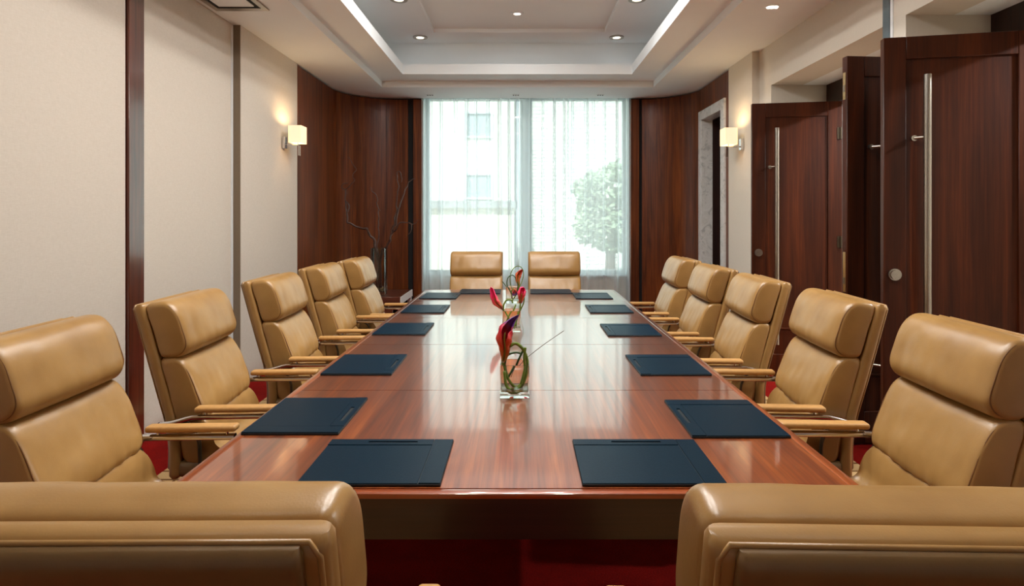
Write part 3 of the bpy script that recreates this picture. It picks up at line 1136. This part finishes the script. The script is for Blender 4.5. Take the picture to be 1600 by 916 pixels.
for i, (x, y, rz, lab) in enumerate(pads):
    o = pad0 if i == 0 else copy_tree(pad0)
    o.location = (x, y, TH + 0.0005)
    o.rotation_euler = (0, 0, rz)
    o['label'] = lab


# ================================================================== GLASS VASES AND FLOWERS
def glass_box(name, hw, h, wall, base, label, loc, rotz=0.0, group=None):
    bm = bmesh.new()

    def sq(w, z):
        return [bm.verts.new((sx * w, sy * w, z)) for sx, sy in ((-1, -1), (1, -1), (1, 1), (-1, 1))]
    a, b, c, d = sq(hw, 0), sq(hw, h), sq(hw - wall, h), sq(hw - wall, base)
    for p, q in ((a, b), (b, c), (c, d)):
        for k in range(4):
            bm.faces.new((p[k], p[(k + 1) % 4], q[(k + 1) % 4], q[k]))
    bm.faces.new(a)
    bm.faces.new(d)
    bmesh.ops.bevel(bm, geom=[e for e in bm.edges], offset=0.0015, segments=2, affect='EDGES', profile=0.5)
    o = obj(name, bm, 'glass', None, True, 30)
    o.location = loc
    o.rotation_euler = (0, 0, rotz)
    tag(o, label, 'vase', group)
    return o


VG = 'square glass vases on the table'
V1 = Vector((-0.0245, 2.402, TH + 0.0005))
V2 = Vector((-0.057, 3.740, TH + 0.0005))
V3 = Vector((-0.066, 4.915, TH + 0.0005))
glass_box('glass_vase', 0.056, 0.125, 0.005, 0.022, 'square clear glass vase with one dark red calla lily, closest to the near table end', V1, 0, VG)
glass_box('glass_vase', 0.055, 0.125, 0.005, 0.022, 'middle square clear glass vase, holding a pink calla lily leaning sideways', V2, 0, VG)
glass_box('glass_vase', 0.055, 0.130, 0.005, 0.022, 'square clear glass vase closest to the window, with looping stems', V3, 0, VG)


def P(px, py, depth):
    """point seen at photo pixel (px, py) at distance depth"""
    return Vector(((px - 814) * depth / 958, depth, CAMH - (py - 337) * depth / 958))


def calla(label, axis, widths, m, stem_pts, stem_r=0.0045, open_dir=(0, -1, 0), stem_m='stem', flare=0.25):
    """calla lily: a rolled spathe along 'axis' points (base first), its spadix and its stem"""
    base = Vector(axis[0])
    t = thing('calla_lily', label, 'flower', base, 0, 'calla lilies')
    pts = catmull(axis, 6)
    n = len(pts)
    wl_ = [widths[min(int(i / (n - 1) * (len(widths) - 1)), len(widths) - 2)] for i in range(n)]
    bm = bmesh.new()
    lay = bm.verts.layers.float.new('along')
    rows = []
    seg = 14
    od = Vector(open_dir).normalized()
    for i, p in enumerate(pts):
        s = i / (n - 1)
        x = s * (len(widths) - 1)
        k = min(int(x), len(widths) - 2)
        r = widths[k] + (widths[k + 1] - widths[k]) * (x - k)
        tg = (pts[min(i + 1, n - 1)] - pts[max(i - 1, 0)]).normalized()
        nr = (od - tg * od.dot(tg)).normalized()
        b = tg.cross(nr)
        gap = 0.25 + 1.5 * max(0, s - 0.35)          # spathe opens towards the tip
        row = []
        for j in range(seg + 1):
            a = gap + (2 * PI - 2 * gap) * j / seg
            rr = r * (1 + flare * s * abs(math.cos(a / 2)) ** 2)
            wob = 1 + 0.08 * math.sin(3 * a + i)
            q = p + (nr * math.cos(a) + b * math.sin(a)) * rr * wob
            v = bm.verts.new(q - base)
            v[lay] = s
            row.append(v)
        rows.append(row)
    for a, c in zip(rows, rows[1:]):
        for j in range(seg):
            bm.faces.new((a[j], a[j + 1], c[j + 1], c[j]))
    sp = obj('spathe', bm, m, t, True)
    md = sp.modifiers.new('thick', 'SOLIDIFY')
    md.thickness = 0.0012
    bm = bmesh.new()
    k = max(3, int(n * 0.55))
    add_tube(bm, [p - base for p in pts[1:k]], [0.0032] * (k - 2) + [0.0015], 8)
    obj('spadix', bm, 'petal_orange', t, True)
    bm = bmesh.new()
    sp_ = catmull([Vector(p) - base for p in stem_pts], 6)
    add_tube(bm, sp_, stem_r, 8)
    obj('stem', bm, stem_m, t, True)
    return t


def bent_stem(label, pts, r, m='stem', name='bent_stem', cat='stem', closed=False, taper=None):
    base = Vector(pts[0])
    q = catmull([Vector(p) - base for p in pts], 7)
    bm = bmesh.new()
    rad = r if not taper else [r + (taper - r) * i / (len(q) - 1) for i in range(len(q))]
    add_tube(bm, q, rad, 8)
    o = obj(name, bm, m, None, True)
    o.location = base
    tag(o, label, cat, 'bent green stems in the glass vases')
    return o


# vase 1 (closest)
D1 = 2.402
f1 = TH + 0.028
calla('dark red calla lily with purple tip in the glass vase nearest the camera',
      [P(786, 566, D1), P(789, 548, D1 - 0.01), P(788, 530, D1 - 0.012), P(791, 515, D1), P(800, 502, D1 + 0.01), P(811, 492, D1 + 0.02)],
      [0.006, 0.020, 0.030, 0.026, 0.012, 0.001], 'petal_red',
      [P(786, 566, D1), P(788, 580, D1), P(794, 596, D1), P(806, 608, D1 + 0.01), P(818, 600, D1 + 0.01)], 0.005)
bent_stem('thick yellow-green stem bent into a loop in the vase at the near table end',
          [P(797, 541, D1 - 0.02), P(806, 537, D1 - 0.02), P(817, 546, D1 - 0.01), P(824, 565, D1), P(822, 590, D1), P(813, 607, D1), P(800, 611, D1 - 0.01), P(791, 604, D1 - 0.01), P(788, 585, D1 - 0.01)], 0.0062)
bent_stem('dark green stem bent into an inner loop in the vase at the near table end',
          [P(815, 553, D1 + 0.02), P(806, 551, D1 + 0.02), P(794, 555, D1 + 0.02), P(789, 568, D1 + 0.02), P(790, 585, D1 + 0.02), P(795, 598, D1 + 0.02)], 0.004, 'stem_dark')
bent_stem('dark green stem crossing diagonally in the vase at the near table end',
          [P(817, 548, D1 + 0.005), P(810, 563, D1 + 0.005), P(803, 580, D1 + 0.005), P(794, 594, D1 + 0.005)], 0.0042, 'stem_dark')
bent_stem('pale green stem upright in the vase at the near table end',
          [P(821, 543, D1 - 0.015), P(819, 560, D1 - 0.015), P(820, 580, D1 - 0.01), P(814, 602, D1 - 0.01)], 0.005)
bent_stem('thin dry straw jutting sideways out of the vase at the near table end',
          [P(798, 596, D1 + 0.03), P(812, 571, D1 + 0.03), P(826, 557, D1 + 0.03), P(852, 537, D1 + 0.03), P(881, 517, D1 + 0.03)], 0.0013, 'straw', 'dry_straw', 'straw')

# vase 2 (middle)
D2 = 3.74
calla('bright pink calla lily leaning out of the middle vase towards the fabric wall',
      [P(786, 484, D2), P(781, 478, D2), P(775, 472, D2 - 0.01), P(771, 463, D2 - 0.01), P(768, 452, D2), P(766, 450, D2)],
      [0.005, 0.015, 0.021, 0.018, 0.010, 0.004], 'petal_pink',
      [P(786, 484, D2), P(789, 490, D2), P(795, 500, D2), P(803, 511, D2)], 0.0045)
calla('orange calla lily with a purple throat standing in the middle vase',
      [P(813, 474, D2), P(814, 467, D2), P(815, 459, D2 - 0.01), P(817, 453, D2), P(820, 451, D2)],
      [0.008, 0.016, 0.024, 0.020, 0.006], 'petal_pink',
      [P(813, 474, D2), P(812, 487, D2), P(808, 500, D2), P(803, 512, D2)], 0.0045)
bent_stem('green stem bent into an arch over the rim of the middle vase',
          [P(787, 487, D2), P(787, 477, D2), P(792, 469, D2), P(799, 469, D2), P(801, 474, D2)], 0.005)
bent_stem('pale green stem crossing diagonally in the middle vase',
          [P(806, 476, D2 - 0.01), P(802, 486, D2 - 0.01), P(796, 494, D2 - 0.01), P(790, 507, D2 - 0.01)], 0.0045)
bent_stem('green stem rising beside the orange lily in the middle vase',
          [P(819, 462, D2 + 0.01), P(818, 474, D2 + 0.01), P(812, 487, D2 + 0.01), P(808, 498, D2 + 0.01), P(806, 510, D2 + 0.01)], 0.0042)

# vase 3 (farthest)
D3 = 4.915
calla('slender orange calla lily rising highest, in the vase closest to the window',
      [P(811, 447, D3), P(809, 438, D3), P(810, 430, D3), P(814, 424, D3), P(818, 422, D3)],
      [0.006, 0.018, 0.024, 0.014, 0.002], 'petal_orange',
      [P(811, 447, D3), P(809, 456, D3), P(805, 464, D3), P(801, 469, D3)], 0.0045)
calla('small red calla lily at the rim of the vase closest to the window',
      [P(802, 453, D3 - 0.02), P(804, 457, D3 - 0.03), P(805, 461, D3 - 0.04)],
      [0.006, 0.018, 0.022], 'petal_red',
      [P(802, 453, D3 - 0.02), P(799, 458, D3), P(800, 467, D3)], 0.0045, open_dir=(0, -1, 0.4))
bent_stem('tall green stem looped high above the vase closest to the window',
          [P(800, 454, D3), P(797, 440, D3), P(798, 428, D3), P(803, 419, D3), P(810, 416, D3), P(816, 420, D3), P(818, 430, D3), P(815, 441, D3), P(811, 450, D3)], 0.0034)
bent_stem('dark green stem looped low above the vase closest to the window',
          [P(800, 461, D3 - 0.01), P(795, 452, D3 - 0.01), P(792, 443, D3 - 0.01), P(794, 434, D3 - 0.01), P(800, 430, D3 - 0.01), P(805, 434, D3 - 0.01), P(809, 444, D3 - 0.01), P(808, 460, D3)], 0.004, 'stem_dark')
bent_stem('dark green stem tip pointing out of the vase closest to the window',
          [P(785, 440, D3 + 0.01), P(791, 448, D3 + 0.01), P(797, 458, D3 + 0.01), P(801, 468, D3 + 0.01)], 0.0035, 'stem_dark')

# ================================================================== SIDE TABLE WITH TWIG VASE
st = thing('side_table', 'low dark wooden side table with pale end beside the window, under the twig vase', 'table', (-1.70, 7.5, 0))
box('top', (-0.28, -0.37, 0.405), (0.295, 0.40, 0.49), 'side_table_wood', st, 0.003, 1)
box('end_cap', (0.295, -0.37, 0.405), (0.303, 0.40, 0.49), 'white_laminate', st)
box('shelf', (-0.28, -0.34, 0.10), (0.27, 0.38, 0.13), 'side_table_wood', st)
box('back_panel', (-0.28, 0.36, 0.13), (0.27, 0.38, 0.405), 'dark_wood_x', st)
box('side_panel', (-0.28, -0.34, 0.13), (-0.25, 0.36, 0.405), 'dark_wood', st)
box('front_panel', (-0.25, -0.34, 0.13), (0.20, -0.31, 0.375), 'side_table_wood', st)
for x in (-0.25, 0.24):
    for y in (-0.31, 0.35):
        box('leg', (x - 0.02, y - 0.02, 0), (x + 0.02, y + 0.02, 0.10), 'dark_wood', st)
box('end_post', (0.25, 0.33, 0.13), (0.295, 0.38, 0.405), 'white_laminate', st)

VT = Vector((-1.715, 7.40, 0.491))
glass_box('tall_glass_vase', 0.085, 0.56, 0.012, 0.03, 'tall square clear glass vase of bare twigs on the side table', VT)
bm = bmesh.new()
rnd = random.Random(4)
for i in range(40):
    c = Vector((rnd.uniform(-0.058, 0.058), rnd.uniform(-0.058, 0.058), 0.047 + rnd.uniform(0, 0.03)))
    t_ = bmesh.new()
    bmesh.ops.create_icosphere(t_, subdivisions=1, radius=0.014)
    for v in t_.verts:
        v.co = Vector((v.co.x * rnd.uniform(0.8, 1.2), v.co.y, v.co.z * 0.7)) + c
    me = bpy.data.meshes.new('tmp')
    t_.to_mesh(me)
    t_.free()
    bm.from_mesh(me)
    bpy.data.meshes.remove(me)
pe = obj('pebbles', bm, 'pebble', None, True)
pe.location = VT
tag(pe, 'pale pebbles in the bottom of the tall glass vase', 'pebbles', kind='stuff')


def Q(u, v, dz=0.0):
    x = 520 + u / 3.98
    y = 240 + v / 3.98
    return P(x, y, 7.40 + dz)


def branch(label, lines):
    base = VT + Vector((0, 0, 0.05))
    bm = bmesh.new()
    for pts, r0, r1 in lines:
        q = catmull([p - base for p in pts], 5)
        n = len(q)
        out = []
        for i, p in enumerate(q):
            k = Vector((noise.noise(p * 14), noise.noise(p * 14 + Vector((9, 0, 0))), noise.noise(p * 14 + Vector((0, 7, 0))))) * 0.026
            if p.z < 0.5:
                k *= 0.25
            out.append(p + k)
        add_tube(bm, out, [1.9 * (r0 + (r1 - r0) * i / (n - 1)) for i in range(n)], 6)
    o = obj('willow_branch', bm, 'twig', None, True)
    o.location = base
    tag(o, label, 'branch', 'bare twisted twigs in the tall vase')
    return o


bb = VT + Vector((0, 0, 0.07))
branch('thick twisted bare branch bending from the tall vase towards the fabric wall', [
    ([bb + Vector((0.02, 0, 0)), Q(290, 690), Q(265, 590), Q(255, 540), Q(235, 515, -0.03), Q(215, 470, -0.05), Q(170, 460, -0.05), Q(97, 430, -0.08), Q(88, 370, -0.08), Q(100, 330, -0.06), Q(84, 292, -0.05)], 0.011, 0.004),
    ([Q(95, 425, -0.08), Q(82, 340, -0.02), Q(74, 235, 0.0), Q(62, 200, 0), Q(75, 183, 0.02), Q(95, 180, 0.03)], 0.004, 0.002),
    ([Q(74, 235, 0.0), Q(100, 205, 0.0), Q(128, 175, 0.0), Q(125, 150, 0.0), Q(140, 100, 0.0), Q(120, 60, 0.0), Q(104, 25, 0.0)], 0.0025, 0.0015)])
branch('thin upright bare twig in the middle of the tall vase', [
    ([bb + Vector((-0.01, 0.02, 0)), Q(285, 690), Q(272, 590), Q(285, 500), Q(283, 400), Q(280, 310), Q(262, 255), Q(232, 212)], 0.005, 0.002),
    ([Q(283, 455), Q(297, 450)], 0.002, 0.001), ([Q(283, 345), Q(296, 350)], 0.002, 0.001)])
branch('forked bare branch rising from the tall vase towards the window', [
    ([bb + Vector((-0.02, -0.02, 0)), Q(292, 690), Q(315, 597), Q(350, 560, -0.02), Q(365, 505, -0.03), Q(382, 420, -0.03), Q(395, 370), Q(398, 290), Q(405, 200), Q(400, 118), Q(425, 128), Q(430, 180)], 0.009, 0.002),
    ([Q(375, 480, -0.03), Q(408, 350, -0.06), Q(432, 270, -0.06), Q(460, 200, -0.06), Q(490, 162, -0.06), Q(518, 155, -0.06)], 0.006, 0.002),
    ([Q(362, 505, -0.03), Q(400, 472, -0.06), Q(418, 437, -0.08), Q(475, 430, -0.1), Q(490, 455, -0.1), Q(462, 515, -0.1)], 0.006, 0.002),
    ([Q(480, 435, -0.1), Q(510, 436, -0.1), Q(532, 405, -0.1)], 0.003, 0.001)])


# ================================================================== WALL SCONCES
def sconce(label, wx, s, y):
    """s = +1 when the lamp stands out along +X"""
    t = thing('wall_sconce', label, 'lamp', (wx, y, 2.0), 0, 'square-shaded wall sconces')
    bm = bmesh.new()
    add_box(bm, (min(0, s * 0.03), -0.03, 0.10), (max(0, s * 0.03), 0.03, 0.215), 0.003, 1)
    obj('wall_plate', bm, 'chrome', t, True, 40)
    bm = bmesh.new()
    add_tube(bm, [(s * 0.03, 0, 0.135), (s * 0.145, 0, 0.135), (s * 0.145, 0, 0.19)], 0.007, 8)
    obj('arm', bm, 'chrome', t, True, 40)
    # open shade
    bm = bmesh.new()
    x0, x1 = sorted((s * 0.082, s * 0.205))
    y0, y1, z0, z1 = -0.08, 0.08, 0.150, 0.318
    for lo, hi in (((x0, y0, z0), (x1, y0 + 0.003, z1)), ((x0, y1 - 0.003, z0), (x1, y1, z1)), ((x0, y0, z0), (x0 + 0.003, y1, z1)), ((x1 - 0.003, y0, z0), (x1, y1, z1))):
        add_box(bm, lo, hi)
    obj('lamp_shade', bm, 'shade', t)
    bm = bmesh.new()
    add_cyl(bm, (s * 0.145, 0, 0.175), (s * 0.145, 0, 0.21), 0.014, 12)
    bulb = obj('socket', bm, 'chrome', t, True, 40)
    bm = bmesh.new()
    bmesh.ops.create_uvsphere(bm, u_segments=12, v_segments=8, radius=0.022)
    for v in bm.verts:
        v.co = v.co + Vector((s * 0.145, 0, 0.235))
    obj('bulb', bm, emit_mat('bulb', (1, 0.82, 0.55, 1), 6), t, True)
    # hanging pull loop
    bm = bmesh.new()
    lx = s * 0.16
    add_tube(bm, [(lx, -0.02, 0.13), (lx, -0.02, 0.03), (lx + 0.0, 0.02, 0.03), (lx, 0.02, 0.13)], 0.005, 6, closed=True)
    obj('pull_loop', bm, 'chrome', t, True, 40)
    ld = bpy.data.lights.new('sconce_light', 'POINT')
    ld.energy = 5.0
    ld.color = (1.0, 0.70, 0.38)
    ld.shadow_soft_size = 0.03
    lo = bpy.data.objects.new('sconce_light', ld)
    C.objects.link(lo)
    lo.parent = t
    lo.location = (s * 0.145, 0, 0.285)
    return t


sconce('lit cream square-shaded sconce on the fabric wall beside the curved wood panelling', -2.34, 1, 6.03)
sconce('lit cream square-shaded sconce on the wall between marble-framed door and folding doors', 2.24, -1, 6.19)


# ================================================================== CEILING FITTINGS
def downlight(label, x, y, z, r=0.085, w=None, trim='steel', narrow=False):
    t = thing('downlight', label, 'ceiling light', (x, y, z), 0, 'recessed ceiling downlights')
    bm = bmesh.new()
    add_disc(bm, (0, 0, 0), r * 0.56, r, -0.012, 0.0, 28)
    obj('trim_ring', bm, trim, t, True, 40)
    bm = bmesh.new()
    add_disc(bm, (0, 0, 0), 0, r * 0.54, -0.006, -0.001, 28)
    obj('lens', bm, 'lamp_lens', t, True, 40)
    if w:
        if narrow:
            ld = bpy.data.lights.new('downlight_lamp', 'SPOT')
            ld.spot_size = math.radians(58)
            ld.spot_blend = 0.5
            ld.shadow_soft_size = r * 0.6
        else:
            ld = bpy.data.lights.new('downlight_lamp', 'AREA')
            ld.shape = 'DISK'
            ld.size = r * 1.3
        ld.energy = w
        ld.color = DOWN_COL
        lo = bpy.data.objects.new('downlight_lamp', ld)
        C.objects.link(lo)
        lo.parent = t
        lo.location = (0, 0, -0.014)
    return t


ords = ['first', 'second', 'third', 'fourth', 'fifth', 'sixth']
for k, y in enumerate((7.24, 5.97, 4.70, 3.43, 2.16, 0.95)):
    downlight('round downlight in the upper ceiling on the fabric-wall side, %s from the window' % ords[k], -1.19, y, HU, 0.085, DOWNLIGHT_W, 'steel', True)
    downlight('round downlight in the upper ceiling on the folding-door side, %s from the window' % ords[k], 1.13, y, HU, 0.085, DOWNLIGHT_W, 'steel', True)
for where, x, y, w in (('closest to the window', -0.04, 6.49, 0.1), ('added fill, second from the window, towards the fabric wall', -0.50, 5.3, 0.6),
                       ('added fill, second from the window, towards the folding doors', 0.42, 5.3, 0.6), ('added fill above the middle of the table', -0.04, 4.1, 1.25),
                       ('added fill over near table half, towards the fabric wall', -0.50, 2.9, 1),
                       ('added fill over near table half, towards the folding doors', 0.42, 2.9, 1), ('added fill, farthest from the window', -0.04, 1.6, 0.8)):
    downlight('downlight in the recessed centre panel, ' + where, x, y, HU + 0.035, 0.07 if w < 0.5 else 0.16, CENTRE_W * w, 'ceiling')  # all but the windowmost are added out of view to light the walls
for lab, y in (('far', 4.75), ('near', 2.75)):
    downlight('downlight in the foyer ceiling beyond the %s pair of folding doors' % lab, 3.55, y, 2.70, 0.08, FOYER_W, 'ceiling')

# triple spot in the main ceiling
t = thing('ceiling_spot_cluster', 'small cluster of three bulbs in the ceiling above the folding doors', 'ceiling light', (1.91, 4.66, H))
bm = bmesh.new()
add_disc(bm, (0, 0, 0), 0.045, 0.052, -0.006, 0, 24)
obj('trim_ring', bm, 'ceiling', t, True, 40)
for dx in (-0.03, 0, 0.03):
    bm = bmesh.new()
    add_disc(bm, (dx, 0.0, 0), 0, 0.012, -0.014, 0, 12)
    obj('bulb', bm, 'lamp_lens', t, True, 40)

# small slot fittings just before the window
for lab, px in (('nearest the fabric wall', 672), ('in the middle', 806), ('nearest the marble-framed door', 938)):
    x = (px - 814) * 8.08 / 958
    t = thing('ceiling_slot', 'small dark ceiling slot above the curtains, ' + lab, 'ceiling vent', (x, 8.08, H), 0, 'small slots in the ceiling before the window')
    box('plate', (-0.05, -0.03, -0.004), (0.05, 0.03, 0), 'ceiling', t)
    for q in (-0.03, 0, 0.03):
        box('slot', (q - 0.009, -0.022, -0.007), (q + 0.009, 0.022, -0.004), 'black_metal', t)

# air diffuser in the ceiling beside the fabric wall
t = thing('air_diffuser', 'rectangular slotted air diffuser in the ceiling along the fabric wall', 'ceiling vent', (-2.16, 3.95, H))
boxes('frame', ring((-0.19, -0.75, 0.22, 0.78), (-0.15, -0.71, 0.18, 0.72), -0.012, 0), 'steel', t)
box('backing', (-0.15, -0.71, -0.004), (0.18, 0.72, 0), 'black', t)
boxes('face_plate', [((-0.12, -0.68, -0.012), (0.145, 0.68, -0.006))], 'ceiling', t)

# ================================================================== OUTSIDE THE WINDOW
struct(box('ground', (-30, 8.95, -0.5), (40, 40, -0.3), 'asphalt'))


def building(label, loc, w, d, h, m, rows, cols, ww_, wh, y_first, gap_y):
    t = thing('building', label, 'building', loc)
    box('wall', (-w / 2, 0, 0), (w / 2, d, h), m, t)
    box('parapet', (-w / 2 - 0.15, -0.15, h), (w / 2 + 0.15, d + 0.15, h + 0.35), 'grey_render', t)
    for r in range(rows):
        for c in range(cols):
            x = -w / 2 + (c + 0.5) * w / cols
            z = y_first + r * gap_y
            f = boxes('window', ring_x(x, z, ww_, wh), 'frame_white', t)
            box('pane', (x - ww_ / 2 + 0.06, -0.02, z + 0.06), (x + ww_ / 2 - 0.06, 0.0, z + wh - 0.06), 'far_glass', f)
    return t


def ring_x(x, z, w, h):
    return [((x - w / 2, -0.08, z), (x - w / 2 + 0.06, 0, z + h)), ((x + w / 2 - 0.06, -0.08, z), (x + w / 2, 0, z + h)),
            ((x - w / 2 + 0.06, -0.08, z), (x + w / 2 - 0.06, 0, z + 0.06)), ((x - w / 2 + 0.06, -0.08, z + h - 0.06), (x + w / 2 - 0.06, 0, z + h))]


building('pale stone building across the street behind the curtain, with coursed masonry', (4.9, 19.0, -0.3), 9.5, 6, 12, 'stone', 0, 1, 1, 1, 1, 1)
b2 = building('white rendered building behind the curtain with grey window bays', (-4.2, 17.5, -0.3), 8.0, 6, 9, 'render_white', 2, 4, 0.8, 0.75, 2.2, 1.75)
box('base_wall', (-4.2, -0.5, 0), (4.0, 0.0, 1.95), 'render_cream', b2)
box('ledge', (-4.3, -0.7, 1.95), (4.1, 0.0, 2.15), 'grey_render', b2)


def tree(label, x, y, h, r, seed):
    rnd = random.Random(seed)
    t = thing('tree', label, 'tree', (x, y, -0.3), 0)
    bm = bmesh.new()
    add_tube(bm, [(0, 0, 0), (0.05, 0, h * 0.4), (0, 0.05, h * 0.75)], [0.14, 0.11, 0.06], 8)
    obj('trunk', bm, 'bark', t, True)
    bm = bmesh.new()
    for i in range(2600):
        a, b = rnd.uniform(0, 2 * PI), rnd.uniform(-1, 1)
        k = rnd.uniform(0.45, 1.0) ** 0.5
        c = Vector((math.cos(a) * math.sqrt(1 - b * b) * r * k, math.sin(a) * math.sqrt(1 - b * b) * r * k, h * 0.68 + b * h * 0.36 * k))
        c += Vector((noise.noise(c * 1.3), noise.noise(c * 1.3 + Vector((5, 0, 0))), noise.noise(c * 1.3 + Vector((0, 5, 0))))) * 0.35
        n1 = Vector((rnd.uniform(-1, 1), rnd.uniform(-1, 1), rnd.uniform(-1, 1))).normalized()
        n2 = n1.orthogonal().normalized()
        s_ = rnd.uniform(0.07, 0.13)
        vs = [bm.verts.new(c + n1 * s_), bm.verts.new(c + n2 * s_ * 0.5), bm.verts.new(c - n1 * s_), bm.verts.new(c - n2 * s_ * 0.5)]
        bm.faces.new(vs)
    fo = obj('foliage', bm, 'leaf', t)
    fo['kind'] = 'stuff'
    return t


tree('leafy green tree outside behind the curtain, before the pale stone building', 2.25, 15.6, 2.9, 0.95, 3)
